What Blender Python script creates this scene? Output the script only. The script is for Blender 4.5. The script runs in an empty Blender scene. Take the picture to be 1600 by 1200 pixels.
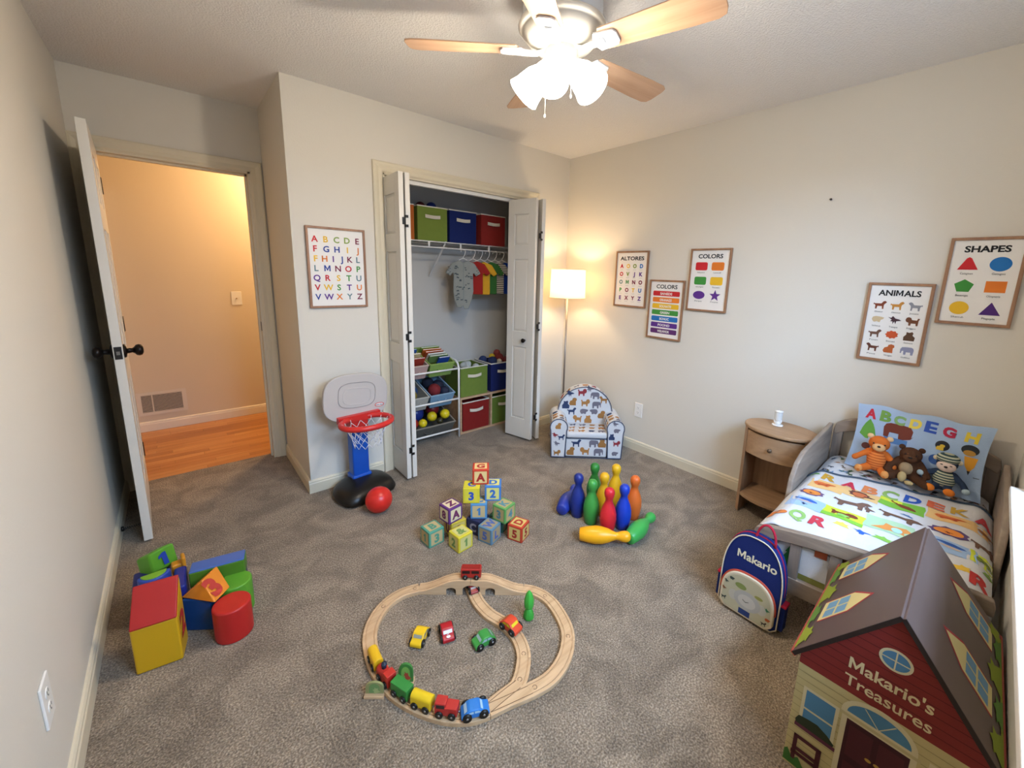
import bpy, bmesh, math, random
from math import sin, cos, pi, radians, sqrt, atan2, hypot
from mathutils import Matrix, Vector
S = bpy.context.scene
COL = S.collection
R = random.Random(5)

# ---------------------------------------------------------------- camera
cam = bpy.data.cameras.new('camera'); co = bpy.data.objects.new('camera', cam); COL.objects.link(co)
def cam_rot(p, y, r):
    return (Matrix.Rotation(y, 3, 'Z') @ Matrix(((1, 0, 0), (0, 0, -1), (0, 1, 0))) @ Matrix.Rotation(p, 3, 'X') @ Matrix.Rotation(r, 3, 'Z'))
co.matrix_world = Matrix.Translation((0, 0, 1.4282)) @ cam_rot(-0.186943, -0.732418, 0.031341).to_4x4()
cam.sensor_width = 36; cam.lens = 637.1 / 1600 * 36
cam.shift_x = -42.03 / 1600; cam.shift_y = -51.96 / 1600
cam.clip_start = .01
S.camera = co
# ---------------------------------------------------------------- exposure, world
S.view_settings.view_transform = 'Standard'; S.view_settings.look = 'None'
S.view_settings.gamma = 1; S.view_settings.use_curve_mapping = False
S.view_settings.exposure = 0.66
W = bpy.data.worlds.new('sky'); S.world = W; W.use_nodes = True
wn = W.node_tree; bg = wn.nodes['Background']; bg.inputs[0].default_value = (.55, .72, 1, 1); bg.inputs[1].default_value = 1.3
# ---------------------------------------------------------------- lights
def light(name, typ, loc, energy, col, size=.1, rot=None, size_y=None):
    l = bpy.data.lights.new(name, typ); l.energy = energy; l.color = col
    if typ == 'AREA':
        l.size = size
        if size_y: l.shape = 'RECTANGLE'; l.size_y = size_y
    else: l.shadow_soft_size = size
    o = bpy.data.objects.new(name, l); COL.objects.link(o); o.location = loc
    if rot: o.rotation_euler = rot
    return o
FANX, FANY = 1.215, 1.275
DAY = light('window_daylight', 'AREA', (.95, -1.30, 2.40), 135, (.42, .65, 1), 1.8, (radians(55), 0, 0), .9)
HALLB = light('hall_bulb', 'POINT', (1.0, 4.30, 2.25), 27, (1, .66, .34), .07)
LAMPB = light('floor_lamp_bulb', 'POINT', (2.50, 2.44, 1.37), 6.2, (1, .76, .48), .03)
SHADE_E = 11.0
BULB_W = 11.6       # fan glass shades (they are the room's lamps)

# ---------------------------------------------------------------- materials
def lin(c):
    if isinstance(c, str):
        c = [int(c[i:i+2], 16) / 255 for i in (0, 2, 4)]
        c = [x / 12.92 if x <= .04045 else ((x + .055) / 1.055) ** 2.4 for x in c]
    return (c[0], c[1], c[2], 1)
MC = {}
def M(name, col, rough=.6, metal=0, bump=0, bs=200, var=0, vs=6, emit=0, spec=.4, sheen=0, alpha=None):
    if name in MC: return MC[name]
    m = bpy.data.materials.new(name); m.use_nodes = True; nt = m.node_tree; b = nt.nodes['Principled BSDF']
    c = lin(col); b.inputs['Base Color'].default_value = c; b.inputs['Roughness'].default_value = rough
    b.inputs['Metallic'].default_value = metal; b.inputs['Specular IOR Level'].default_value = spec
    if sheen: b.inputs['Sheen Weight'].default_value = sheen
    tc = nt.nodes.new('ShaderNodeTexCoord')
    if var:
        n = nt.nodes.new('ShaderNodeTexNoise'); n.inputs['Scale'].default_value = vs; n.inputs['Detail'].default_value = 5
        nt.links.new(tc.outputs['Object'], n.inputs['Vector'])
        mx = nt.nodes.new('ShaderNodeMix'); mx.data_type = 'RGBA'
        mx.inputs[6].default_value = tuple(max(0, x * (1 - var)) for x in c[:3]) + (1,)
        mx.inputs[7].default_value = tuple(min(1, x * (1 + var)) for x in c[:3]) + (1,)
        nt.links.new(n.outputs['Fac'], mx.inputs[0]); nt.links.new(mx.outputs[2], b.inputs['Base Color'])
    if bump:
        n = nt.nodes.new('ShaderNodeTexNoise'); n.inputs['Scale'].default_value = bs; n.inputs['Detail'].default_value = 3
        nt.links.new(tc.outputs['Object'], n.inputs['Vector'])
        bp = nt.nodes.new('ShaderNodeBump'); bp.inputs['Strength'].default_value = bump; bp.inputs['Distance'].default_value = .004
        nt.links.new(n.outputs['Fac'], bp.inputs['Height']); nt.links.new(bp.outputs[0], b.inputs['Normal'])
    if emit:
        b.inputs['Emission Color'].default_value = c; b.inputs['Emission Strength'].default_value = emit
    MC[name] = m; return m
def ramp(nt, stops):
    r = nt.nodes.new('ShaderNodeValToRGB'); e = r.color_ramp.elements
    while len(e) < len(stops): e.new(.5)
    for i, (p, c) in enumerate(stops): e[i].position = p; e[i].color = lin(c)
    return r
def wood(name, c1, c2, axis=0, scale=6, rough=.5, bump=.05):
    if name in MC: return MC[name]
    m = bpy.data.materials.new(name); m.use_nodes = True; nt = m.node_tree; b = nt.nodes['Principled BSDF']
    tc = nt.nodes.new('ShaderNodeTexCoord'); mp = nt.nodes.new('ShaderNodeMapping')
    sc = [scale * 5] * 3; sc[axis] = scale * .35; mp.inputs['Scale'].default_value = sc
    nt.links.new(tc.outputs['Object'], mp.inputs['Vector'])
    n = nt.nodes.new('ShaderNodeTexNoise'); n.inputs['Scale'].default_value = 1.5; n.inputs['Detail'].default_value = 6; n.inputs['Distortion'].default_value = .6
    nt.links.new(mp.outputs[0], n.inputs['Vector'])
    r = ramp(nt, [(.3, c1), (.7, c2)]); nt.links.new(n.outputs['Fac'], r.inputs[0])
    nt.links.new(r.outputs[0], b.inputs['Base Color']); b.inputs['Roughness'].default_value = rough
    bp = nt.nodes.new('ShaderNodeBump'); bp.inputs['Strength'].default_value = bump; bp.inputs['Distance'].default_value = .002
    nt.links.new(n.outputs['Fac'], bp.inputs['Height']); nt.links.new(bp.outputs[0], b.inputs['Normal'])
    MC[name] = m; return m
def carpet_mat():
    m = bpy.data.materials.new('carpet'); m.use_nodes = True; nt = m.node_tree; b = nt.nodes['Principled BSDF']
    tc = nt.nodes.new('ShaderNodeTexCoord')
    def noise(s, d=4, dist=0):
        n = nt.nodes.new('ShaderNodeTexNoise'); n.inputs['Scale'].default_value = s; n.inputs['Detail'].default_value = d
        n.inputs['Distortion'].default_value = dist; nt.links.new(tc.outputs['Object'], n.inputs['Vector']); return n
    fine = noise(170, 3); big = noise(5.5, 6, 1.2)
    r1 = ramp(nt, [(.32, '6a5b4b'), (.5, '8d7d69'), (.68, 'b5a48e')]); nt.links.new(fine.outputs['Fac'], r1.inputs[0])
    r2 = ramp(nt, [(.36, (.70, .68, .66)), (.5, (.89, .88, .87)), (.66, (1.12, 1.11, 1.10))]); nt.links.new(big.outputs['Fac'], r2.inputs[0])
    mx = nt.nodes.new('ShaderNodeMix'); mx.data_type = 'RGBA'; mx.blend_type = 'MULTIPLY'; mx.inputs[0].default_value = 1
    nt.links.new(r1.outputs[0], mx.inputs[6]); nt.links.new(r2.outputs[0], mx.inputs[7]); nt.links.new(mx.outputs[2], b.inputs['Base Color'])
    b.inputs['Roughness'].default_value = .95; b.inputs['Specular IOR Level'].default_value = .1; b.inputs['Sheen Weight'].default_value = .15
    f2 = noise(120, 4)
    bp = nt.nodes.new('ShaderNodeBump'); bp.inputs['Strength'].default_value = .9; bp.inputs['Distance'].default_value = .012
    nt.links.new(f2.outputs['Fac'], bp.inputs['Height']); nt.links.new(bp.outputs[0], b.inputs['Normal'])
    return m
def popcorn_mat():
    m = bpy.data.materials.new('ceiling_texture'); m.use_nodes = True; nt = m.node_tree; b = nt.nodes['Principled BSDF']
    b.inputs['Base Color'].default_value = lin('ebe8e4'); b.inputs['Roughness'].default_value = .95; b.inputs['Specular IOR Level'].default_value = .1
    tc = nt.nodes.new('ShaderNodeTexCoord'); n = nt.nodes.new('ShaderNodeTexNoise'); n.inputs['Scale'].default_value = 120; n.inputs['Detail'].default_value = 4
    nt.links.new(tc.outputs['Object'], n.inputs['Vector'])
    r = ramp(nt, [(.42, (0, 0, 0)), (.62, (1, 1, 1))]); nt.links.new(n.outputs['Fac'], r.inputs[0])
    bp = nt.nodes.new('ShaderNodeBump'); bp.inputs['Strength'].default_value = .6; bp.inputs['Distance'].default_value = .004
    nt.links.new(r.outputs[0], bp.inputs['Height']); nt.links.new(bp.outputs[0], b.inputs['Normal'])
    return m
WALL = M('wall_paint', 'd8d2c6', .75, bump=.12, bs=140, spec=.2)
HALLW = M('hall_paint', 'd9cbb4', .75, bump=.08, bs=120, spec=.2)
CLOSW = M('closet_paint', 'cfcac2', .8, spec=.2)
TRIM = M('trim_paint', 'd6ccb4', .45)
DOORP = M('door_paint', 'd8d3c9', .4)
WHITE = M('white_paint', 'ebe8e2', .4)
BLACK = M('black_metal', '141210', .35, spec=.5)
BRONZE = M('bronze', '1c1512', .3, .6)
def K(hexs, rough=.75, **k): return M('c_' + hexs + '_%d' % int(rough * 100), hexs, rough, **k)
def FB(hexs, var=.08, **k): return M('fab_' + hexs, hexs, .9, bump=.35, bs=380, var=var, vs=30, spec=.15, **k)

# ---------------------------------------------------------------- mesh kit
RX = Matrix.Rotation(pi / 2, 4, 'X')          # (x,y,z) -> (x,-z,y): drawing plane facing -y
def Tm(x=0, y=0, z=0): return Matrix.Translation((x, y, z))
def Rz(d): return Matrix.Rotation(radians(d), 4, 'Z')
def Rx(d): return Matrix.Rotation(radians(d), 4, 'X')
def Ry(d): return Matrix.Rotation(radians(d), 4, 'Y')
class MB:
    def __init__(s): s.v = []; s.f = []; s.fm = []; s.fs = []; s.mats = []
    def add(s, vs, fs, m, T=None, sm=False):
        if m not in s.mats: s.mats.append(m)
        k = s.mats.index(m); o = len(s.v)
        s.v += [tuple(T @ Vector(v)) for v in vs] if T else [tuple(v) for v in vs]
        for f in fs: s.f.append([i + o for i in f]); s.fm.append(k); s.fs.append(sm)
        return s
    def box(s, x0, x1, y0, y1, z0, z1, m, T=None):
        vs = [(x, y, z) for z in (z0, z1) for y in (y0, y1) for x in (x0, x1)]
        return s.add(vs, [(0, 2, 3, 1), (4, 5, 7, 6), (0, 1, 5, 4), (2, 6, 7, 3), (0, 4, 6, 2), (1, 3, 7, 5)], m, T)
    def prism(s, poly, z0, z1, m, T=None, sm=False):
        n = len(poly); vs = [(x, y, z0) for x, y in poly] + [(x, y, z1) for x, y in poly]
        s.add(vs, [list(range(n))[::-1], list(range(n, 2 * n))], m, T)
        return s.add(vs, [(i, (i + 1) % n, n + (i + 1) % n, n + i) for i in range(n)], m, T, sm)
    def flat(s, poly, z, m, T=None):
        return s.add([(x, y, z) for x, y in poly], [list(range(len(poly)))], m, T)
    def loft(s, rings, m, T=None, sm=True, cap=True, close=True):
        n = len(rings[0]); vs = [p for r in rings for p in r]; fs = []
        for k in range(len(rings) - 1):
            for i in range(n if close else n - 1):
                j = (i + 1) % n; fs.append((k * n + i, k * n + j, (k + 1) * n + j, (k + 1) * n + i))
        if cap: fs += [list(range(n))[::-1], [(len(rings) - 1) * n + i for i in range(n)]]
        return s.add(vs, fs, m, T, sm)
    def lathe(s, prof, m, n=24, T=None, sm=True, cap=True):
        return s.loft([[(r * cos(2 * pi * i / n), r * sin(2 * pi * i / n), z) for i in range(n)] for r, z in [(max(r, 1e-4), z) for r, z in prof]], m, T, sm, cap)
    def cyl(s, p0, p1, r0, m, r1=None, n=12, sm=True, cap=True):
        p0, p1 = Vector(p0), Vector(p1); d = p1 - p0; q = d.to_track_quat('Z', 'Y').to_matrix().to_4x4()
        return s.lathe([(r0, 0), (r0 if r1 is None else r1, d.length)], m, n, Matrix.Translation(p0) @ q, sm, cap)
    def tube(s, pts, r, m, n=6, closed=False, T=None, flat=1):
        pts = [Vector(p) for p in pts]; N = len(pts); rings = []; up = None
        for i, p in enumerate(pts):
            a = pts[(i - 1) % N] if (closed or i) else p; b = pts[(i + 1) % N] if (closed or i < N - 1) else p
            t = (b - a).normalized()
            if up is None: up = Vector((0, 0, 1)) if abs(t.z) < .9 else Vector((1, 0, 0))
            x = t.cross(up).normalized(); up = x.cross(t).normalized()
            rr = r[i] if isinstance(r, (list, tuple)) else r
            rings.append([tuple(p + rr * (cos(2 * pi * k / n) * x + sin(2 * pi * k / n) * flat * up)) for k in range(n)])
        if closed: rings.append(rings[0])
        return s.loft(rings, m, T, True, not closed)
    def ell(s, c, r, m, T=None, n=16, k=10):
        if not isinstance(r, (list, tuple)): r = (r, r, r)
        rings = [[(c[0] + r[0] * sin(a) * cos(b), c[1] + r[1] * sin(a) * sin(b), c[2] - r[2] * cos(a)) for b in [2 * pi * i / n for i in range(n)]] for a in [max(.02, min(pi - .02, pi * j / k)) for j in range(k + 1)]]
        return s.loft(rings, m, T)
    def text(s, st, x, y, h, m, T=None, z=.0008, bold=.0, w=None, align='c', rot=0, sx=1):
        vs, fs, wd = glyph(st, bold); k = h; kx = (w / wd) if w else k * sx
        ox = {'c': -wd * kx / 2, 'l': 0, 'r': -wd * kx}[align]; c_, s_ = cos(radians(rot)), sin(radians(rot))
        P = []
        for a, b in vs:
            a, b = a * kx + ox, b * k; P.append((x + a * c_ - b * s_, y + a * s_ + b * c_, z))
        return s.add(P, fs, m, T)
    def build(s, name, parent=None, bevel=0, sub=0, seg=2, recalc=True, label=None, kind=None, loc=None, remesh=0, smooth=0):
        me = bpy.data.meshes.new(name); me.from_pydata(s.v, [], s.f)
        for m in s.mats: me.materials.append(m)
        for p, a, b in zip(me.polygons, s.fm, s.fs): p.material_index = a; p.use_smooth = b
        if recalc:
            bm = bmesh.new(); bm.from_mesh(me)
            if bevel or remesh: bmesh.ops.remove_doubles(bm, verts=bm.verts, dist=1e-5)
            bmesh.ops.recalc_face_normals(bm, faces=bm.faces); bm.to_mesh(me); bm.free()
        o = bpy.data.objects.new(name, me); COL.objects.link(o)
        if loc: o.location = loc
        if parent: o.parent = parent
        if bevel:
            d = o.modifiers.new('b', 'BEVEL'); d.width = bevel; d.segments = seg; d.limit_method = 'ANGLE'; d.angle_limit = radians(35)
            d.harden_normals = False
            for p in me.polygons: p.use_smooth = True
            w_ = o.modifiers.new('w', 'WEIGHTED_NORMAL')
        if remesh:
            d = o.modifiers.new('r', 'REMESH'); d.mode = 'VOXEL'; d.voxel_size = remesh; d.use_smooth_shade = True
        if smooth:
            d = o.modifiers.new('s', 'SMOOTH'); d.factor = .6; d.iterations = smooth
        if sub:
            d = o.modifiers.new('u', 'SUBSURF'); d.levels = d.render_levels = sub
            for p in me.polygons: p.use_smooth = True
        if label: o['label'] = label
        if kind: o['kind'] = kind
        return o
GL = {}
ONE = [(.10, 0), (.36, 0), (.36, 1), (.20, 1), (-.06, .76), (-.06, .56), (.10, .68)]
def glyph(st, bold=0):
    key = (st, bold)
    if 'M' in st and key not in GL:      # M drawn by hand so that bold stays clean
        t = .15 + 2 * bold; w = .98; mp = [(0, 0), (0, 1), (t * 1.05, 1), (w / 2, .42), (w - t * 1.05, 1), (w, 1), (w, 0), (w - t, 0), (w - t, .64), (w / 2 + .03, .10), (w / 2 - .03, .10), (t, .64), (t, 0)]
        vs, fs, x = [], [], 0
        for k, part in enumerate(st.split('M')):
            if k: n_ = len(vs); vs += [(x + a, b) for a, b in mp]; fs.append([n_ + i for i in range(len(mp))]); x += w + .10
            if part: v2, f2, w2 = glyph(part, bold); n_ = len(vs); vs += [(x + a, b) for a, b in v2]; fs += [[n_ + i for i in q] for q in f2]; x += w2 + .10
        GL[key] = (vs, fs, x - .10)
    if st == '1': return [(a + .06, b) for a, b in ONE], [list(range(7))], .42
    if key not in GL:
        cu = bpy.data.curves.new('t', 'FONT'); cu.body = st; cu.size = 1; cu.offset = bold; cu.resolution_u = 3; cu.fill_mode = 'FRONT' if hasattr(cu, 'fill_mode') else cu.fill_mode
        ob = bpy.data.objects.new('t', cu); me = bpy.data.meshes.new_from_object(ob)
        vs = [(v.co.x / .72, v.co.y / .72) for v in me.vertices]; fs = [list(p.vertices) for p in me.polygons]
        bpy.data.objects.remove(ob); bpy.data.meshes.remove(me); bpy.data.curves.remove(cu)
        x0 = min(v[0] for v in vs); x1 = max(v[0] for v in vs)
        GL[key] = ([(a - x0, b) for a, b in vs], fs, x1 - x0)
    return GL[key]
def ellp(x, y, rx, ry=None, n=20, a0=0, a1=2 * pi):
    ry = rx if ry is None else ry; full = abs(a1 - a0 - 2 * pi) < 1e-6
    return [(x + rx * cos(a0 + (a1 - a0) * i / (n if full else n - 1)), y + ry * sin(a0 + (a1 - a0) * i / (n if full else n - 1))) for i in range(n)]
def rrect(x0, x1, y0, y1, r, n=5):
    P = []
    for cx, cy, a in ((x1 - r, y1 - r, 0), (x0 + r, y1 - r, 90), (x0 + r, y0 + r, 180), (x1 - r, y0 + r, 270)):
        P += [(cx + r * cos(radians(a + 90 * i / n)), cy + r * sin(radians(a + 90 * i / n))) for i in range(n + 1)]
    return P
def rect(x0, x1, y0, y1): return [(x0, y0), (x1, y0), (x1, y1), (x0, y1)]
def place(poly, x, y, s, sy=None, rot=0):
    sy = s if sy is None else sy; c_, s_ = cos(radians(rot)), sin(radians(rot))
    return [(x + a * s * c_ - b * sy * s_, y + a * s * s_ + b * sy * c_) for a, b in poly]
AN = dict(
 dog=[(-.5, .02), (-.48, .2), (-.38, .14), (.1, .15), (.22, .36), (.36, .42), (.5, .3), (.44, .2), (.33, .08), (.3, -.08), (.31, -.4), (.2, -.4), (.17, -.12), (-.18, -.12), (-.21, -.4), (-.33, -.4), (-.34, -.06), (-.42, .06)],
 puppy=[(-.5, .3), (-.42, .12), (-.4, -.4), (-.28, -.4), (-.24, -.18), (.08, -.18), (.1, -.4), (.24, -.4), (.26, -.12), (.42, -.05), (.5, .12), (.44, .34), (.3, .42), (.12, .36), (.04, .16), (-.3, .14), (-.36, .34)],
 sit=[(-.35, -.4), (-.45, -.2), (-.35, .1), (-.12, .2), (-.08, .4), (.12, .48), (.34, .4), (.38, .2), (.28, .08), (.3, -.4)],
 ele=[(-.5, .1), (-.46, -.4), (-.3, -.4), (-.28, -.14), (.02, -.14), (.04, -.4), (.2, -.4), (.22, -.02), (.34, -.05), (.36, -.25), (.42, -.3), (.5, -.12), (.44, -.2), (.46, .12), (.36, .32), (.12, .36), (-.3, .36), (-.44, .28)],
 bird=[(-.5, .3), (-.2, .05), (-.3, -.1), (-.12, -.12), (-.1, -.4), (0, -.1), (.12, -.38), (.14, -.08), (.5, 0), (.32, .12), (.05, .18), (-.15, .42), (-.26, .22)],
 sheep=[(-.42, .0), (-.35, .22), (-.15, .3), (.1, .28), (.3, .25), (.5, .18), (.42, .02), (.28, -.05), (.22, -.3), (.1, -.28), (0, -.22), (-.2, -.3), (-.32, -.22)],
 bear=[(-.4, -.45), (-.42, -.1), (-.25, .15), (-.25, .4), (-.05, .35), (.15, .45), (.25, .3), (.2, .1), (.4, -.1), (.36, -.45)],
 whale=[(-.5, .25), (-.38, .1), (-.2, .2), (.15, .25), (.42, .1), (.5, -.1), (.3, -.22), (-.05, -.25), (-.3, -.05), (-.5, .02)],
 mane=[(.5 * cos(a) * (1.0 if i % 2 else .82), .42 * sin(a) * (1.0 if i % 2 else .8)) for i, a in enumerate([2 * pi * k / 18 for k in range(18)])],
 fox=[(-.5, -.2), (-.2, .1), (-.15, .35), (.02, .2), (.35, .3), (.5, .05), (.3, -.12), (.32, -.35), (.15, -.2), (-.15, -.3)],
 tree=[(-.08, -.5), (.08, -.5), (.08, -.3), (.45, -.3), (.2, 0), (.35, 0), (.12, .25), (.22, .25), (0, .5), (-.22, .25), (-.12, .25), (-.35, 0), (-.2, 0), (-.45, -.3), (-.08, -.3)],
 leaf=[(-.5, -.3), (-.3, .1), (-.42, .25), (-.1, .3), (0, .5), (.15, .28), (.4, .3), (.3, .05), (.5, -.3)],
 star=[(.5 * (1 if i % 2 == 0 else .42) * sin(pi * i / 5), .5 * (1 if i % 2 == 0 else .42) * cos(pi * i / 5)) for i in range(10)])
def tag(o, label, cat, group=None):
    o['label'] = label; o['category'] = cat
    if group: o['group'] = group
    return o
def thing(name, label, cat, loc, rz=0, group=None):
    o = bpy.data.objects.new(name, None); COL.objects.link(o); o.empty_display_size = .05
    o.location = loc; o.rotation_euler = (0, 0, radians(rz))
    if label: tag(o, label, cat, group)
    return o
def setting(name, loc=(0, 0, 0), rz=0):
    o = thing(name, None, None, loc, rz); o['kind'] = 'structure'; return o
def copy_tree(o, parent=None):
    c = o.copy(); COL.objects.link(c); c.parent = parent
    for ch in list(o.children): copy_tree(ch, c)
    return c
def conf(mb, poly_or, m, f, off, step=.03, text=None):
    """cut a flat print along a grid and lay it on a curved surface f(u,v,off)"""
    bm = bmesh.new()
    if text: vs, fs = text
    else: vs, fs = poly_or, [list(range(len(poly_or)))]
    bv = [bm.verts.new((a, b, 0)) for a, b in vs]
    for q in fs:
        try: bm.faces.new([bv[i] for i in q])
        except ValueError: pass
    bmesh.ops.triangulate(bm, faces=bm.faces)
    xs = [v[0] for v in vs]; ys = [v[1] for v in vs]
    for ax, lo, hi in ((0, min(xs), max(xs)), (1, min(ys), max(ys))):
        k = math.floor(lo / step) + 1
        while k * step < hi:
            c = [0, 0, 0]; n = [0, 0, 0]; c[ax] = k * step; n[ax] = 1
            bmesh.ops.bisect_plane(bm, geom=bm.verts[:] + bm.edges[:] + bm.faces[:], plane_co=c, plane_no=n); k += 1
    bm.verts.index_update()
    mb.add([f(v.co.x, v.co.y, off) for v in bm.verts], [[v.index for v in q.verts] for q in bm.faces], m)
    bm.free()
def tpoly(st, x, y, h, bold=.02, w=None, rot=0):
    vs, fs, wd = glyph(st, bold); kx = w / wd if w else h; c_, s_ = cos(radians(rot)), sin(radians(rot)); out = []
    for a, b in vs:
        a, b = a * kx - wd * kx / 2, (b - .5) * h; out.append((x + a * c_ - b * s_, y + a * s_ + b * c_))
    return out, fs

# ================================================================ ROOM SHELL
XL, XR, YC, YD, YW, H = -.34, 2.77, 2.74, 3.46, -.18, 2.44
XJ = .54
def struct(name, mb, **k): return mb.build(name, kind='structure', **k)
struct('floor', MB().box(XL - .1, XR + .1, YW - .1, YD + .09, -.06, 0, carpet_mat()))
struct('ceiling', MB().box(XL - .12, XR + .12, YW - .12, YD + .12, H, H + .08, popcorn_mat()))
struct('wall_left', MB().box(XL - .11, XL, YW - .11, YD + .12, 0, H, WALL))
struct('wall_right', MB().box(XR, XR + .11, YW - .11, YD + .12, 0, H, WALL))
DX0, DX1, DZ = -.285, .47, 2.04
struct('wall_door', MB().box(XL, DX0, YD, YD + .115, 0, H, WALL).box(DX1, XJ + .11, YD, YD + .115, 0, H, WALL).box(DX0, DX1, YD, YD + .115, DZ, H, WALL))
struct('wall_alcove', MB().box(XJ, XJ + .11, YC, YD, 0, H, WALL))
CX0, CX1, CZ = 1.07, 2.345, 2.035
struct('wall_closet', MB().box(XJ + .11, CX0, YC, YC + .11, 0, H, WALL).box(CX1, XR, YC, YC + .11, 0, H, WALL).box(CX0, CX1, YC, YC + .11, CZ, H, WALL))
struct('wall_closet_back', MB().box(XJ + .11, XR, 3.42, YD + .11, 0, H, CLOSW))
# window wall, opening above the board
WX0, WX1, WZ0, WZ1 = .32, 2.09, .74, 2.08
struct('wall_window', MB().box(XL, WX0, YW - .11, YW, 0, H, WALL).box(WX1, XR, YW - .11, YW, 0, H, WALL).box(WX0, WX1, YW - .11, YW, 0, WZ0, WALL).box(WX0, WX1, YW - .11, YW, WZ1, H, WALL))
win = setting('window_1', (0, 0, 0))
wf = MB(); fw = .035
for a, b in ((WX0, WX0 + fw), (WX1 - fw, WX1), ((WX0 + WX1) / 2 - .03, (WX0 + WX1) / 2 + .03)): wf.box(a, b, YW - .09, YW - .04, WZ0 + .01, WZ1, WHITE)
wf.box(WX0, WX1, YW - .09, YW - .04, WZ0, WZ0 + .05, WHITE).box(WX0, WX1, YW - .09, YW - .04, WZ1 - .04, WZ1, WHITE).box(WX0, WX1, YW - .085, YW - .045, 1.39, 1.43, WHITE)
wf.build('window_frame', win)
def glass_mat():
    m = bpy.data.materials.new('pane_glass'); m.use_nodes = True; nt = m.node_tree; nt.nodes.remove(nt.nodes['Principled BSDF'])
    t = nt.nodes.new('ShaderNodeBsdfTransparent'); g = nt.nodes.new('ShaderNodeBsdfGlossy'); g.inputs['Roughness'].default_value = .02
    mx = nt.nodes.new('ShaderNodeMixShader'); mx.inputs[0].default_value = .06
    nt.links.new(t.outputs[0], mx.inputs[1]); nt.links.new(g.outputs[0], mx.inputs[2]); nt.links.new(mx.outputs[0], nt.nodes['Material Output'].inputs[0]); return m
GLASS = glass_mat()
xm = (WX0 + WX1) / 2
for a, b in ((WX0 + fw, xm - .03), (xm + .03, WX1 - fw)):
    for c, d in ((WZ0 + .05, 1.39), (1.43, WZ1 - .04)): MB().box(a, b, YW - .068, YW - .063, c, d, GLASS).build('pane', win)
MB().box(WX0 - .04, WX1 + .04, YW - .06, YW + .052, WZ0 - .02, WZ0 + .008, WHITE).build('window_sill', win, bevel=.004)
MB().box(WX0 - .02, WX1 + .02, YW, YW + .014, WZ0 - .085, WZ0 - .021, WHITE).build('apron', win, bevel=.003)
wc = MB().box(WX0 - .065, WX0, YW, YW + .016, WZ0 + .01, WZ1 + .06, TRIM).box(WX1, WX1 + .03, YW, YW + .016, WZ0 + .01, WZ1 + .06, TRIM).box(WX0, WX1, YW, YW + .016, WZ1, WZ1 + .06, TRIM)
wc.build('casing', win, bevel=.003)

# baseboards: profile (depth, height)
BP = [(0, 0), (.014, 0), (.014, .062), (.011, .068), (.011, .076), (.006, .083), (0, .085)]
def baseboard(name, p0, p1, nx, ny, m=TRIM):
    d = Vector((p1[0] - p0[0], p1[1] - p0[1], 0)); mb = MB()
    rings = [[(p[0] + nx * a, p[1] + ny * a, b) for a, b in BP] for p in (p0, p1)]
    mb.loft(rings, m, sm=False); return struct(name, mb)
baseboard('baseboard_left', (XL, YW), (XL, YD), 1, 0)
baseboard('baseboard_alcove', (XJ, YC), (XJ, YD), -1, 0)
baseboard('baseboard_closet', (XJ - .014, YC), (CX0 - .068, YC), 0, -1)
baseboard('baseboard_corner', (CX1 + .068, YC), (XR, YC), 0, -1)
baseboard('baseboard_right', (XR, YW), (XR, YC), -1, 0)
baseboard('baseboard_window', (XL, YW), (XR, YW), 0, 1)
baseboard('baseboard_closet_back', (XJ + .11, 3.42), (XR, 3.42), 0, -1)
# door casings (mitred profile swept round the opening)
CP = [(0, 0), (0, .008), (.010, .014), (.030, .012), (.048, .018), (.060, .019), (.066, .015), (.066, 0)]
def casing(name, x0, x1, z1, y, sgn=-1):
    mb = MB(); rings = []
    for fn in (lambda a: (x0 - a, 0), lambda a: (x0 - a, z1 + a), lambda a: (x1 + a, z1 + a), lambda a: (x1 + a, 0)):
        rings.append([(fn(a)[0], y + sgn * d, fn(a)[1]) for a, d in CP])
    mb.loft(rings, TRIM, sm=False); return struct(name, mb)
casing('trim_1', DX0 + .006, DX1 - .004, DZ - .006, YD)
casing('trim_2', CX0 + .006, CX1 - .006, CZ - .006, YC)
jm = MB().box(DX0 - .001, DX0 + .018, YD - .004, YD + .12, 0, DZ, TRIM).box(DX1 - .018, DX1 + .001, YD - .004, YD + .12, 0, DZ, TRIM).box(DX0, DX1, YD - .004, YD + .12, DZ - .018, DZ, TRIM)
jm.box(DX0 + .018, DX0 + .030, YD + .04, YD + .075, 0, DZ - .018, TRIM).box(DX1 - .030, DX1 - .018, YD + .04, YD + .075, 0, DZ - .018, TRIM).box(DX0, DX1, YD + .04, YD + .075, DZ - .030, DZ - .018, TRIM)
tr = struct('trim_3', jm)
MB().box(DX1 - .0195, DX1 - .018, YD + .002, YD + .030, .965, 1.03, BLACK).build('strike_plate', tr, label='black strike plate')
jc = MB().box(CX0 - .001, CX0 + .016, YC - .004, YC + .115, 0, CZ, TRIM).box(CX1 - .016, CX1 + .001, YC - .004, YC + .115, 0, CZ, TRIM).box(CX0, CX1, YC - .004, YC + .115, CZ - .016, CZ, TRIM)
jc.box(CX0 + .016, CX1 - .016, YC + .03, YC + .06, CZ - .04, CZ - .016, WHITE)
struct('trim_4', jc)

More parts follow.
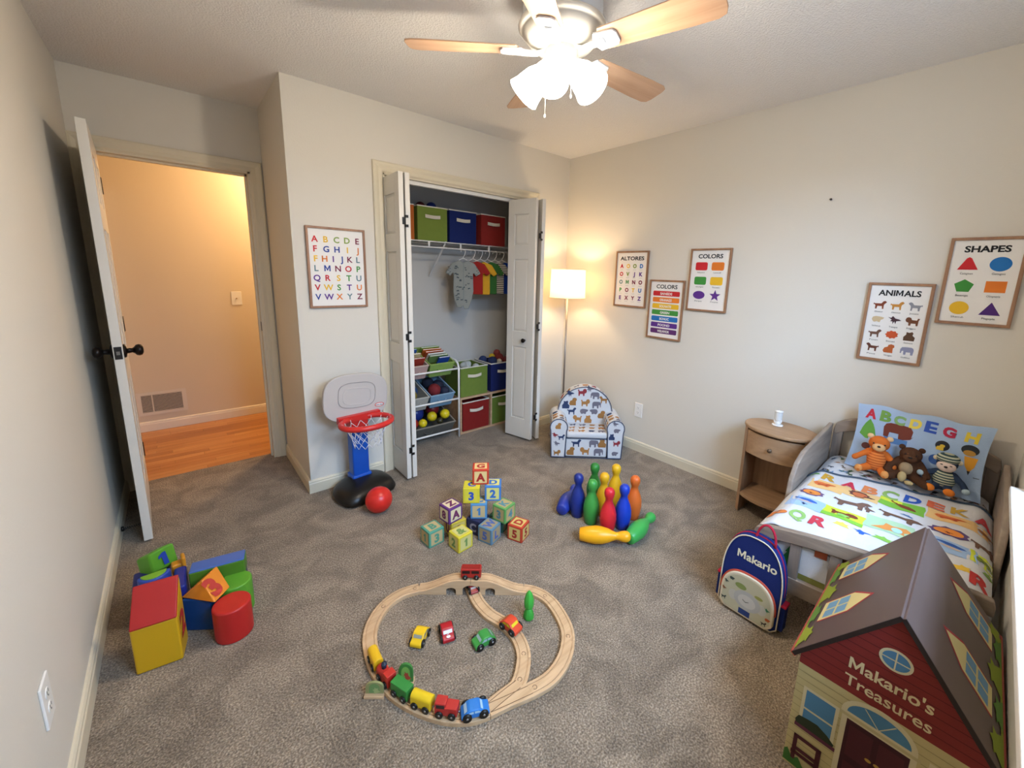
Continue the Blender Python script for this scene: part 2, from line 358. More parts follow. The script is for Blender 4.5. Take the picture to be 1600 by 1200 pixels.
# hall beyond the doorway
HY = 4.66
WOODF = [wood('oak_floor_%d' % i, a, b, 0, 5, .35) for i, (a, b) in enumerate((('b0743c', 'c98b4e'), ('a8692f', 'bd7c42'), ('b97b45', 'd09658'), ('9c6130', 'b5763c')))]
hf = struct('floor', MB().box(-1.2, 1.7, YD + .09, HY, -.06, -.006, K('3a2614')))
y = YD + .091; row = 0
while y < HY:
    x = -1.2 + R.uniform(-.5, 0); x = -.62 + R.uniform(-.4, 0)
    while x < .95:
        L = R.uniform(.35, .9)
        MB().box(x, min(x + L - .0015, 1.3), y, min(y + .0555, HY), -.006, .0, WOODF[R.randrange(4)]).build('plank', hf)
        x += L
    y += .057
struct('wall_hall', MB().box(-1.3, 1.8, HY, HY + .1, 0, H, HALLW))
struct('wall_hall_left', MB().box(-1.3, -1.2, YD + .12, HY, 0, H, HALLW))
struct('wall_hall_right', MB().box(1.7, 1.8, YD + .12, HY, 0, H, HALLW))
struct('wall_hall_front', MB().box(-1.2, XL - .11, YD + .0, YD + .115, 0, H, HALLW).box(XR - 1.1, XR - 1.0, YD + .11, YD + .115, 0, H, HALLW))
struct('ceiling', MB().box(-1.3, 1.8, YD + .12, HY + .1, H, H + .08, M('hall_ceiling', 'dcd6cb', .9)))
baseboard('baseboard_hall', (-1.2, HY), (1.7, HY), 0, -1, M('hall_trim', 'e6dccb', .45))

# ================================================================ DOORS
def raised_panel(w, h, th, m, T=None):
    """thin at the rim, raised field on both faces; centred, in the xz plane"""
    mb = MB(); a, b = w / 2, h / 2; e = .020
    for s in (1, -1):
        o = [(-a, -b), (a, -b), (a, b), (-a, b)]; i1 = [(x - e * (1 if x > 0 else -1), z - e * (1 if z > 0 else -1)) for x, z in o]
        vs = [(x, s * .004, z) for x, z in o] + [(x, s * th, z) for x, z in i1]
        mb.add(vs, [(0, 1, 5, 4), (1, 2, 6, 5), (2, 3, 7, 6), (3, 0, 4, 7), (4, 5, 6, 7)], m, T)
    mb.add([(x, s * .004, z) for s in (1, -1) for x, z in o], [(0, 1, 5, 4), (1, 2, 6, 5), (2, 3, 7, 6), (3, 0, 4, 7)], m, T)
    return mb
def leaf_frame(w, h, th, cols, rows, m):
    """door leaf from x=0..w, z=0..h; cols/rows = panel openings"""
    mb = MB(); xs = [0] + [v for c in cols for v in c] + [w]; zs = [0] + [v for r in rows for v in r] + [h]; t = th / 2
    for i in range(0, len(xs), 2): mb.box(xs[i], xs[i + 1], -t, t, 0, h, m)
    for c in cols:
        for i in range(0, len(zs), 2): mb.box(c[0] - .0002, c[1] + .0002, -t, t, zs[i], zs[i + 1], m)
    return mb
def add_panels(par, cols, rows, th, m):
    for c in cols:
        for r in rows:
            raised_panel(c[1] - c[0] + .004, r[1] - r[0] + .004, th / 2 - .004, m, Tm((c[0] + c[1]) / 2, 0, (r[0] + r[1]) / 2)).build('panel', par, recalc=False)
KNOB = [(.0, 0), (.032, 0), (.034, .004), (.030, .009), (.014, .012), (.011, .03), (.016, .037), (.026, .044), (.029, .054), (.026, .064), (.014, .070), (.0, .071)]
door = setting('door_1', (DX0 + .03, YD - .003, .012), -87.3)
cols = [(.10, .325), (.405, .635)]; rows = [(.24, .80), (.93, 1.56), (1.68, 1.90)]
leaf_frame(.730, 2.01, .035, cols, rows, DOORP).build('leaf', door, bevel=.0015, seg=1)
add_panels(door, cols, rows, .035, DOORP)
for s in (1, -1):
    MB().lathe(KNOB, BRONZE, 20, Tm(.670, -s * .0175, .985) @ Matrix.Rotation(s * pi / 2, 4, 'X')).build('knob', door)
MB().box(.729, .7325, -.013, .013, .955, 1.015, BLACK).box(.7325, .738, -.006, .006, .977, .993, K('8a8a88', .3, metal=1)).build('latch_plate', door, label='black latch plate with steel bolt')
for z in (.2, 1.0, 1.78): MB().cyl((-.004, .016, z), (-.004, .016, z + .09), .006, BLACK).box(0, .03, .0172, .0185, z, z + .09, BLACK).build('hinge', door)
ds = MB(); ds.cyl((XL + .015, 2.865, .045), (XL + .024, 2.865, .045), .013, BLACK)
ds.tube([(XL + .02 + .0017 * i, 2.865 + .006 * cos(i * 1.3), .045 + .006 * sin(i * 1.3)) for i in range(40)], .0015, BLACK, 4).ell((XL + .092, 2.865, .045), (.009, .009, .009), BLACK)
tag(ds.build('door_stop'), 'black spring door stop on the left baseboard behind the open door', 'door stop')

def bifold(name, leaves, knob_on, hinge_x, hinge_dir):
    d = setting(name); rows = [(.17, .80), (.93, 1.52), (1.63, 1.87)]
    lv = []
    for (x, y_, rz, w) in leaves:
        l = leaf_frame(w, 1.985, .03, [(.065, w - .065)], rows, DOORP).build('leaf', d, bevel=.0012, seg=1)
        l.location = (x, y_, .018); l.rotation_euler = (0, 0, radians(rz)); add_panels(l, [(.065, w - .065)], rows, .03, DOORP); lv.append(l)
    if knob_on is not None:
        MB().lathe([(0, 0), (.011, 0), (.009, .012), (.017, .018), (.019, .026), (.013, .033), (0, .035)], BRONZE, 16, Tm(.19, -.015, .86) @ RX).build('knob', lv[knob_on])
    return d, lv
LWD = .272
b1, l1 = bifold('door_2', [(1.092, 2.785, -90.5, LWD + .015), (1.128, 2.785, -89.5, LWD + .015)], None, 0, 0)
b2, l2 = bifold('door_3', [(2.118, 2.762, -76.0, LWD), (2.318, 2.745, -106, LWD)], 0, 0, 0)
def hinges(par, x, y, rz):
    for z in (.22, 1.0, 1.72):
        h = MB().box(-.034, -.002, -.002, .002, z - .03, z - .012, BLACK, None)
        h = MB().box(-.026, -.002, -.002, .0015, z + .018, z + .036, BLACK).box(-.026, -.002, -.002, .0015, z - .036, z - .018, BLACK)
        h = MB().box(.002, .020, -.002, .0015, z + .020, z + .036, BLACK).box(.002, .020, -.002, .0015, z - .036, z - .020, BLACK).box(-.018, .001, -.002, .0015, z - .021, z + .021, BLACK).cyl((0, -.002, z - .036), (0, -.002, z + .036), .003, BLACK, n=8)
        o = h.build('hinge', par, loc=(x, y, 0)); o.rotation_euler = (0, 0, radians(rz)); o['label'] = 'black hinge'
hinges(b1, 1.110, 2.496, 0)
hinges(b2, 2.214, 2.484, 0)

# ================================================================ POSTERS
FRW = wood('poster_frame_wood', '8a6248', 'a57a58', 2, 4, .5)
PAPER = M('poster_paper', 'e9e5df', .6)
INK = K('1b1a1c')
def poster(label, loc, rz, w, h, draw, fr=.013):
    t = thing('framed_poster', label, 'poster', loc, rz, 'framed posters on the walls')
    mb = MB(); a, b = w / 2, h / 2
    for rings in (1,):
        P = [(-a, -b), (a, -b), (a, b), (-a, b)]; Q = [(-a + fr, -b + fr), (a - fr, -b + fr), (a - fr, b - fr), (-a + fr, b - fr)]
        prof = []
        for k in range(5):
            i = k % 4; prof.append([(P[i][0], -.001, P[i][1]), (P[i][0], -.018, P[i][1]), (Q[i][0], -.018, Q[i][1]), (Q[i][0], -.009, Q[i][1])])
        mb.loft(prof, FRW, sm=False, cap=False, close=True)
    mb.build('frame', t, bevel=.0015, seg=1)
    MB().box(-a + fr - .001, a - fr + .001, -.010, -.002, -b + fr - .001, b - fr + .001, PAPER).build('print_sheet', t)
    T = Tm(0, -.0102, 0) @ RX; p = MB(); draw(p, T, w - 2 * fr, h - 2 * fr); p.build('print', t, recalc=False)
    return t
RD, OR, YE, GN, BL, PU, NV, MR, TL, OL = (K(c) for c in ('c8232a', 'e07a28', 'e8b82a', '3f8f3a', '1f6fb5', '5b2d86', '27408f', '7a2340', '5f7f86', '7f9a3a'))
def d_abc(p, T, w, h):
    rows = ['ABCDE', 'FGHIJ', 'FHIJKL', 'LMNOP', 'QRSTU', 'VWSTU', 'VWXYZ']
    cs = [[RD, YE, OL, OL, MR], [RD, NV, NV, YE, OR], [YE, OR, PU, NV, MR, TL], [TL, NV, MR, RD, GN], [PU, RD, YE, GN, TL], [RD, YE, GN, PU, OR], [NV, PU, OR, TL, MR]]
    for i, r in enumerate(rows):
        n = len(r)
        for j, c in enumerate(r): p.text(c, -w * .39 + w * .78 * (j / (n - 1)), h * .5 - h * .07 - (i + .78) * h * .125, h * .078, cs[i][j], T, bold=.022)
def d_alt(p, T, w, h):
    p.text('ALTORES', 0, h * .36, h * .07, INK, T, bold=.03, w=w * .8)
    rows = ['AOOD', 'OVJK', 'OMNO', 'POTU', 'EXYZ']; cs = [[RD, YE, OL, BL], [RD, OL, PU, PU], [TL, GN, MR, MR], [GN, MR, YE, BL], [PU, MR, MR, PU]]
    for i, r in enumerate(rows):
        for j, c in enumerate(r):
            x, y_ = -w * .33 + w * .22 * j, h * .215 - i * h * .152
            p.text(c, x, y_, h * .072, cs[i][j], T, bold=.05); p.text('noorn', x, y_ - h * .04, h * .014, TL, T, w=w * .1)
def d_bars(p, T, w, h):
    p.text('COLORS', 0, h * .38, h * .07, INK, T, bold=.02, w=w * .66)
    for i, (c, s) in enumerate(zip((RD, OR, YE, GN, BL, PU, K('5d2a68')), ('SANEDS', 'ORANAZE', 'SOLNATE', 'GREEN', 'BONUC', 'POOND', 'WELNVIOR'))):
        y_ = h * .29 - i * h * .113; p.flat(rrect(-w * .42, w * .42, y_ - h * .044, y_ + h * .044, h * .02), .0004, c, T)
        p.text(s, 0, y_ - h * .022, h * .042, PAPER, T, bold=.03, w=w * (.3 if i in (3, 4) else .38))
def d_cols(p, T, w, h):
    p.text('COLORS', 0, h * .37, h * .07, INK, T, bold=.025, w=w * .66)
    for i, (c, s) in enumerate(((RD, 'Rabuseiot'), (OR, 'Lumecoff'), (GN, 'Diurlgeti'), (YE, 'Teusen'), (PU, 'Parque'), (PU, 'Fnque'))):
        x, y_ = (-.22 if i % 2 == 0 else .22) * w, h * .235 - (i // 2) * h * .245
        if i == 5: p.flat(place(AN['star'], x, y_, w * .31), .0004, c, T)
        elif i == 4: p.flat(ellp(x, y_, w * .165, h * .07), .0004, c, T)
        else: p.flat(rrect(x - w * .165, x + w * .165, y_ - h * .068, y_ + h * .068, h * .028), .0004, c, T)
        p.text(s, x, y_ - h * .115, h * .022, INK, T, w=w * .2)
def d_shapes(p, T, w, h):
    p.text('SHAPES', 0, h * .36, h * .075, INK, T, bold=.035, w=w * .66)
    shp = [([(-.5, -.4), (.5, -.4), (.12, .42), (0, .5), (-.12, .42)], RD, 'Catsgisen'), (ellp(0, 0, .5, n=28), BL, 'Gatsgiss'),
           ([(.5 * sin(2 * pi * k / 5), .5 * cos(2 * pi * k / 5)) for k in range(5)], GN, 'Beastge'), (rect(-.48, .48, -.4, .4), OR, 'Olinpneris'),
           (ellp(0, 0, .48, n=28), YE, 'Sihanruh'), ([(-.5, -.42), (.5, -.42), (0, .5)], K('4a2370'), 'Plagople')]
    for i, (q, c, s) in enumerate(shp):
        x, y_ = (-.23 if i % 2 == 0 else .23) * w, h * .215 - (i // 2) * h * .27
        p.flat(place(q, x, y_, w * .31, h * .17), .0004, c, T); p.text(s, x, y_ - h * .125, h * .024, INK, T, w=w * .19)
def d_anim(p, T, w, h):
    p.text('ANIMALS', 0, h * .365, h * .075, INK, T, bold=.03, w=w * .72)
    L = [('dog', '7d3b22', 'Goeur'), ('dog', 'c5873a', 'Gastnus'), ('dog', '8d8d94', 'Jossen'), ('sheep', 'cdb68f', 'Iathnus'), ('bird', '4a2d33', 'Tiespe'), ('puppy', '6f4127', 'Pnigges'),
         ('dog', '6c4b3c', 'Foun'), ('mane', 'c9542a', 'Etsonpe'), ('bear', '5a3d28', 'Ooctvoust'), ('dog', '63382a', 'Poue'), ('sit', 'b8602f', 'Woigies'), ('ele', '8a8ca6', 'Guefdoux')]
    for i, (a, c, s) in enumerate(L):
        x, y_ = (i % 3 - 1) * w * .30, h * .235 - (i // 3) * h * .195; sg = -1 if i in (2, 5, 9, 11) else 1
        p.flat(place(AN[a], x, y_, w * .235 * sg, h * .135), .0004, K(c), T); p.text(s, x, y_ - h * .1, h * .020, INK, T, w=w * .15)
poster('large alphabet poster in wood frame on the wall left of the closet', (.775, YC, 1.422), 0, .335, .480, d_abc)
poster('small letters poster titled ALTORES near the floor lamp', (XR, 1.994, 1.406), -90, .31, .442, d_alt)
poster('lower COLORS poster with seven stacked rainbow bars', (XR, 1.664, 1.188), -90, .29, .445, d_bars)
poster('COLORS poster with six rounded patches and a purple star', (XR, 1.352, 1.418), -90, .287, .428, d_cols)
poster('ANIMALS poster with twelve small animals above the bed', (XR, .343, 1.233), -90, .257, .408, d_anim)
poster('SHAPES poster, highest and rightmost above the bed', (XR, .072, 1.452), -90, .245, .398, d_shapes)

# ================================================================ WALL PLATES, VENT, NAIL
def outlet(name, label, loc, rz, kind='outlet', w=.072, h=.118):
    t = thing(name, label, 'outlet' if kind == 'outlet' else 'wall plate', loc, rz)
    MB().box(-w / 2, w / 2, -.006, 0, -h / 2, h / 2, WHITE).build('cover_plate', t, bevel=.002)
    if kind == 'outlet':
        for s in (1, -1):
            r = MB().prism(ellp(0, s * .02, .016, .014), .0055, .0075, WHITE, RX).build('receptacle', t)
            d = MB()
            for x in (-.006, .006): d.box(x - .001, x + .001, -.0078, -.0074, s * .02 - .001, s * .02 + .008, K('222222'))
            d.prism(ellp(0, s * .02 - .007, .0025, n=8), .0074, .0078, K('222222'), RX); d.build('slots', r)
    else:
        MB().lathe([(0, 0), (.006, 0), (.005, .008), (.002, .008), (.002, .012), (0, .012)], K('b9a27a', .3, metal=1), 12, Tm(0, -.006, 0) @ RX).build('connector', t, label='small brass jack')
    return t
outlet('electrical_outlet', 'white electrical outlet on the poster wall right of the armchair', (XR, 1.83, .35), -90)
outlet('electrical_outlet', 'white electrical outlet low on the left wall near the camera', (XL, 1.42, .345), 90)
outlet('cable_plate', 'square cable wall plate on the hallway wall', (.435, HY, 1.12), 0, 'tv', .078, .122)
outlet('electrical_outlet', 'white electrical outlet on the window wall beyond the playhouse roof', (.86, YW, .32), 180)
v = thing('air_vent', 'white slatted air return vent low on the hallway wall', 'vent', (-.158, HY, .24), 0)
VW = M('vent_paint', 'dcd2c2', .45)
vb = MB().box(-.155, .155, -.004, 0, -.09, .09, K('241c17')); vb.build('backing', v)
f = MB()
for a in (rect(-.16, -.13, -.1, .1), rect(.13, .16, -.1, .1), rect(-.13, .13, .075, .1), rect(-.13, .13, -.1, -.075), rect(-.066, -.058, -.075, .075)): f.prism(a, .004, .009, VW, RX)
f.build('vent_frame', v)
for i in range(15):
    z = -.07 + .01 * i; MB().box(-.13, .13, -.0085, -.0045, z - .0018, z + .0018, VW).build('slat', v)
n_ = MB().cyl((XR, .705, 1.879), (XR - .012, .705, 1.879), .0035, K('3a2a26')).cyl((XR - .010, .705, 1.879), (XR - .013, .705, 1.879), .006, K('3a2a26'))
tag(n_.build('nail'), 'small dark nail head alone high on the poster wall', 'nail')

# ================================================================ CEILING FAN
fan = thing('ceiling_fan', 'white ceiling fan with five light wood blades and lit glass shades', 'ceiling fan', (FANX, FANY, H))
FW = M('fan_white', 'd9dcdf', .35)
MB().lathe([(.0, 0), (.150, 0), (.152, -.03), (.148, -.085), (.0, -.085)], FW, 40).build('canopy', fan)
MB().lathe([(.05, -.085), (.165, -.085), (.168, -.095), (.160, -.104), (.150, -.108), (.152, -.113), (.120, -.150), (.085, -.165), (.05, -.165)], M('fan_housing', 'd6d0c4', .35), 40).build('motor_housing', fan)
MB().lathe([(.0, -.160), (.062, -.162), (.064, -.170), (.064, -.225), (.058, -.240), (.035, -.255), (.0, -.258)], M('fan_fitter', 'a9a9a3', .4), 32).build('light_fitter', fan)
BLW = wood('fan_blade_wood', 'bd9474', 'd4b090', 0, 4, .4)
outl = [(.0, -.052), (.30, -.066), (.385, -.066), (.410, -.055), (.417, -.03), (.417, .03), (.410, .055), (.385, .066), (.30, .066), (.0, .052), (-.012, .03), (-.012, -.03)]
blade = MB().prism(outl, -.003, .003, BLW, Rx(-12))
iron = MB().prism([(-.02, -.042), (.05, -.035), (.06, -.02), (.06, .02), (.05, .035), (-.02, .042), (-.03, .02), (-.03, -.02)], -.010, -.004, FW, Rx(-12)).tube([(-.12, 0, .006), (-.08, 0, -.012), (-.03, 0, -.009), (.01, 0, -.008)], [.014, .016, .02, .018], FW, 8, flat=.45)
for k in range(5):
    a = -76 + 72 * k; T_ = Rz(a) @ Tm(.18, 0, 0)
    b = blade.build('blade', fan, loc=(.175 * cos(radians(a)), .175 * sin(radians(a)), -.168), bevel=.0015, seg=1); b.rotation_euler = (0, 0, radians(a))
    i_ = iron.build('blade_iron', fan, loc=(.175 * cos(radians(a)), .175 * sin(radians(a)), -.168)); i_.rotation_euler = (0, 0, radians(a))
GS = bpy.data.materials.new('lit_frosted_glass'); GS.use_nodes = True; b_ = GS.node_tree.nodes['Principled BSDF']
b_.inputs['Base Color'].default_value = (.9, .88, .82, 1); b_.inputs['Emission Color'].default_value = (1, .92, .80, 1); b_.inputs['Emission Strength'].default_value = SHADE_E
for a in (140, 212, 283):
    T_ = Rz(a) @ Tm(.050, 0, -.222) @ Ry(180 - 42)
    MB().lathe([(.012, -.03), (.017, -.01), (.024, 0), (.024, .022), (.020, .024)], FW, 20, T_).build('socket', fan)
    MB().lathe([(.022, .018), (.036, .03), (.050, .06), (.056, .09), (.060, .115), (.068, .140), (.066, .141), (.056, .112), (.050, .088), (.044, .06), (.030, .034), (.018, .022)], GS, 28, T_, cap=False).build('glass_shade', fan, recalc=False)
    bp3 = Tm(FANX, FANY, H) @ T_ @ Vector((0, 0, .137)); light('fan_bulb', 'POINT', bp3, BULB_W, (1, .87, .69), .03)
for (x, y_, l) in ((.03, -.03, .075), (-.045, .035, .15)):
    MB().cyl((x, y_, -.25), (x, y_, -.25 - l), .0013, K('e8e2d2'), n=6).ell((x, y_, -.25 - l), (.004, .004, .008), K('e8e2d2')).build('pull_chain', fan)

# ================================================================ FLOOR LAMP
fl = thing('floor_lamp', 'slim metal floor lamp with a lit white drum shade in the corner', 'lamp', (2.50, 2.44, 0))
NK = M('nickel', '9a9088', .35, .8)
MB().lathe([(0, 0), (.115, 0), (.115, .010), (.10, .018), (.012, .024), (0, .024)], NK, 32).build('base', fl)
MB().cyl((0, 0, .02), (0, 0, 1.26), .0085, NK).build('pole', fl)
SH = bpy.data.materials.new('lamp_shade_fabric'); SH.use_nodes = True; nt = SH.node_tree; b_ = nt.nodes['Principled BSDF']
b_.inputs['Base Color'].default_value = lin('f2e6d0'); b_.inputs['Roughness'].default_value = .9
tr_ = nt.nodes.new('ShaderNodeBsdfTranslucent'); tr_.inputs[0].default_value = lin('f6dcae'); mx = nt.nodes.new('ShaderNodeMixShader'); mx.inputs[0].default_value = .40
nt.links.new(b_.outputs[0], mx.inputs[1]); nt.links.new(tr_.outputs[0], mx.inputs[2]); nt.links.new(mx.outputs[0], nt.nodes['Material Output'].inputs[0])
MB().lathe([(.150, 1.235), (.143, 1.470)], SH, 48, cap=False).build('lamp_shade', fl, recalc=False)
r_ = MB()
for z, rr in ((1.235, .150), (1.470, .143)): r_.tube([(rr * cos(a), rr * sin(a), z) for a in [2 * pi * k / 40 for k in range(40)]], .0025, M('shade_rim', 'd8c8a8', .7), 6, True)
for a in (0, 120, 240): r_.cyl((0, 0, 1.26), (.149 * cos(radians(a)), .149 * sin(radians(a)), 1.237), .002, NK, n=6)
r_.build('shade_ring', fl)
MB().cyl((0, 0, 1.26), (0, 0, 1.315), .016, NK).build('socket', fl)

# ================================================================ CLOSET
SF = M('wire_white', 'e4e0da', .4)
sh = thing('wire_shelf', 'white wire closet shelf with hanging rod and diagonal brace', 'shelf', (0, 0, 0))
SZ, SY = 1.655, 3.10
MB().cyl((.66, SY, SZ), (2.76, SY, SZ), .005, SF, n=8).build('front_rail', sh)
MB().cyl((.66, SY, SZ - .045), (2.76, SY, SZ - .045), .006, SF, n=8).build('hanging_rod', sh)
MB().cyl((.66, 3.41, SZ), (2.76, 3.41, SZ), .004, SF, n=8).cyl((.66, 3.25, SZ - .005), (2.76, 3.25, SZ - .005), .004, SF, n=8).build('rear_rail', sh)
wd = MB(); x = .68
while x < 2.76: wd.box(x - .0013, x + .0013, SY, 3.415, SZ, SZ + .0026, SF); x += .0254
wd.build('wire_deck', sh, kind='stuff')
x = .99
while x < 2.75: MB().box(x - .007, x + .007, SY - .004, SY + .004, SZ - .05, SZ + .002, SF).build('rod_connector', sh); x += .29
MB().box(-.007, .007, -.003, .003, 0, .42, SF, Tm(1.725, 3.412, 1.375) @ Rx(47)).build('brace', sh)
def bin_(label, loc, rz, w, d, h, hexc, rim='dcd6c8', group='fabric storage bins in the closet', handle=True, scale_top=1.0, name='storage_bin'):
    t = thing(name, label, 'storage bin', loc, rz, group); m = FB(hexc); tk = .006
    a, b = w / 2, d / 2; A, B = a * scale_top, b * scale_top
    def ring(x, y_, z): return [(-x, -y_, z), (x, -y_, z), (x, y_, z), (-x, y_, z)]
    MB().loft([ring(a, b, 0), ring(A, B, h), ring(A - tk, B - tk, h), ring(a - tk, b - tk, tk)], m, sm=False).build('body', t, bevel=.003)
    r = MB()
    for k in range(1): r.loft([ring(A + .002, B + .002, h - .004), ring(A + .002, B + .002, h + .004), ring(A - tk - .002, B - tk - .002, h + .004), ring(A - tk - .002, B - tk - .002, h - .004), ring(A + .002, B + .002, h - .004)], FB(rim), sm=False, cap=False)
    r.build('rim', t)
    if handle:
        hw = w * .25; z0 = h * .72; rings = []
        for i in range(9):
            u = i / 8; x = -hw + 2 * hw * u; o = -b - .004 - .012 * sin(pi * u); zz = z0 - .006 * sin(pi * u)
            rings.append([(x, o, zz - .013), (x, o - .003, zz - .013), (x, o - .003, zz + .013), (x, o, zz + .013)])
        MB().loft(rings, FB('d8cdb8'), sm=False).build('handle', t, label='cream strap handle')
    return t
G2 = 'cube bins on the wire shelf'
bin_('orange cube bin at the left end of the wire closet shelf', (1.325, 3.245, SZ + .004), 0, .26, .27, .262, 'b8642e', group=G2)
bin_('green cube bin on the wire shelf holding two balls', (1.612, 3.245, SZ + .004), 0, .26, .27, .262, '75853a', group=G2)
bin_('navy blue cube bin on the wire shelf between green and red', (1.893, 3.245, SZ + .004), 0, .26, .27, .262, '1e2a60', group=G2)
bin_('red cube bin at the right end of the wire shelf', (2.204, 3.245, SZ + .004), 0, .26, .27, .262, '8b2a25', group=G2)
def ball(label, p, r, hexc, name='toy_ball', group=None, cat='ball', rough=.3):
    return tag(MB().ell((0, 0, 0), r, K(hexc, rough), n=28, k=18).build(name, loc=p), label, cat, group)
ball('dark blue ball sitting in the top of the green shelf bin', (1.655, 3.215, SZ + .278), .042, '1c2c66', group='balls in the green shelf bin')
ball('dark red ball sitting in the top of the green shelf bin', (1.585, 3.27, SZ + .278), .042, '5d2326', group='balls in the green shelf bin')
ball('brown ball lowest of the balls in the green shelf bin', (1.60, 3.25, SZ + .17), .075, '4d2a20', group='balls in the green shelf bin')

# clothes on hangers
HG = M('hanger_white', 'eeeae4', .35)
def hanger(label, x, rz):
    t = MB(); R0 = .019
    pts = [(-.0 + R0 * cos(a), 0, R0 * sin(a)) for a in [radians(200 - 25 * k) for k in range(9)]]
    pts += [(.012, 0, -.03), (0, 0, -.048), (0, 0, -.058)]
    t.tube(pts, .0026, HG, 6); t.tube([(0, 0, -.056), (-.03, 0, -.070), (-.085, 0, -.105), (-.09, 0, -.112), (-.085, 0, -.117), (.085, 0, -.117), (.09, 0, -.112), (.085, 0, -.105), (.03, 0, -.070), (0, 0, -.056)], .0030, HG, 6)
    o = t.build('clothes_hanger', loc=(x, SY, SZ - .045 - .006 - .0145 + .004)); o.rotation_euler = (0, 0, radians(rz)); return tag(o, label, 'hanger', 'white hangers on the closet rod')
def garment(name, label, x, rz, poly, m, group, dy=0, prints=None, th=.012, zoff=0):
    t = thing(name, label, 'clothing', (x, SY, SZ - .064 + zoff), rz, group)
    MB().prism(poly, -th, th, m, RX).build('fabric', t, remesh=.0055, smooth=6)
    if prints:
        p = MB(); prints(p, Tm(0, 0, 0) @ RX); p.build('print', t, recalc=False)
    return t
TEE = [(-.034, -.072), (-.05, -.078), (-.10, -.098), (-.150, -.175), (-.118, -.20), (-.085, -.165), (-.086, -.36), (.086, -.36), (.085, -.165), (.118, -.20), (.150, -.175), (.10, -.098), (.05, -.078), (.034, -.072), (.0, -.086)]
ROMP = [(-.034, -.070), (-.05, -.076), (-.095, -.095), (-.150, -.18), (-.108, -.205), (-.082, -.165), (-.088, -.33), (-.078, -.40), (-.055, -.47), (-.018, -.478), (-.004, -.45), (.010, -.49), (.045, -.485), (.075, -.40), (.088, -.33), (.082, -.165), (.108, -.205), (.150, -.18), (.095, -.095), (.05, -.076), (.034, -.070), (0, -.092)]
def p_romp(p, T):
    rr = random.Random(3); dk = K('39444c')
    for i in range(34):
        x, z = rr.uniform(-.07, .07), -.12 - .33 * rr.random(); s = rr.choice(['puppy', 'dog', 'bird', 'ele'])
        p.flat(place(AN[s], x, z, rr.choice([-1, 1]) * .022, .016, rr.uniform(-20, 20)), .0142, dk, T)
    p.flat(rect(-.0015, .0015, -.42, -.10), .0142, K('66757a'), T)
    for i in range(5):
        p.flat(place(AN['dog'], -.125 + .012 * (i % 2), -.13 - .014 * i, .014, .012), .0142, dk, T); p.flat(place(AN['dog'], .115 + .012 * (i % 2), -.13 - .014 * i, .014, .012), .0142, dk, T)
def stripes():
    m = bpy.data.materials.new('striped_jersey'); m.use_nodes = True; nt = m.node_tree; b = nt.nodes['Principled BSDF']; b.inputs['Roughness'].default_value = .9
    tc = nt.nodes.new('ShaderNodeTexCoord'); w = nt.nodes.new('ShaderNodeTexWave'); w.bands_direction = 'Z'; w.inputs['Scale'].default_value = 19
    nt.links.new(tc.outputs['Object'], w.inputs[0]); r = ramp(nt, [(.48, 'd8cfc0'), (.54, '332e33')]); nt.links.new(w.outputs['Fac'], r.inputs[0]); nt.links.new(r.outputs[0], b.inputs['Base Color']); return m
HX = [1.885, 1.985, 2.06, 2.135, 2.215, 2.295]; HA = [-24, -38, -40, -42, -44, -44]
hl = ['leftmost white hanger, carrying the pale romper', 'white hanger of the red shirt', 'white hanger of the yellow shirt', 'white hanger of the green shirt', 'white hanger of the striped shirt', 'rightmost white hanger, carrying the blue shirt']
for x, a, l in zip(HX, HA, hl): hanger(l, x, a)
gg = 'small clothes hanging in the closet'
garment('romper', 'pale grey blue baby romper with dark animal print on leftmost hanger', HX[0], HA[0], ROMP, FB('90928c'), gg, prints=p_romp)
garment('shirt', 'small red short sleeved shirt hanging beside the romper', HX[1], HA[1], TEE, FB('9c2a24'), gg)
garment('shirt', 'small yellow short sleeved shirt hanging between red and green', HX[2], HA[2], TEE, FB('d8a02c'), gg, zoff=-.004)
garment('shirt', 'small green short sleeved shirt hanging between yellow and striped', HX[3], HA[3], TEE, FB('3a6a34'), gg)
garment('shirt', 'small dark and white striped shirt hanging in the closet', HX[4], HA[4], TEE, stripes(), gg)
garment('shirt', 'small royal blue shirt hanging farthest right in the closet', HX[5], HA[5], TEE, FB('1e3c88'), gg)

# toy organiser rack with tilted bins
rk = thing('toy_organizer', 'white toy organizer rack with three tiers inside the closet', 'rack', (0, 0, 0))
RY0, RY1, RX0, RX1 = 2.965, 3.30, 1.19, 1.755
for x in (RX0, RX1):
    MB().tube([(x, RY0, .0), (x, RY0, .62), (x, RY0 + .015, .655), (x, RY0 + .045, .675), (x, RY1 - .02, .70), (x, RY1, .695), (x, RY1, .0)], .009, WHITE, 8).build('side_frame', rk)
for z in (.615, .350, .075):
    MB().cyl((RX0, RY0, z), (RX1, RY0, z), .008, WHITE, n=10).build('front_bar', rk)
    MB().cyl((RX0, RY1, z + .065), (RX1, RY1, z + .065), .008, WHITE, n=10).build('rear_bar', rk)
def tbin(label, x, z, w, hexc, rimc, tilt=-17, h=.125, d=.29):
    t = bin_(label, (x, (RY0 + RY1) / 2 + .022, z), 0, w, d, h, hexc, rimc, 'tilted toy bins on the organizer rack', handle=False, scale_top=1.12, name='toy_bin')
    t.rotation_euler = (radians(-tilt), 0, 0) if False else (radians(16), 0, 0)
    if h > .1:
        MB().tube([(-.04, -d / 2 - .012, h * .62), (-.02, -d / 2 - .022, h * .5), (.02, -d / 2 - .022, h * .5), (.04, -d / 2 - .012, h * .62)], .005, FB(hexc), 6).build('handle', t)
    return t
def bz(z): return z + .045 - .0
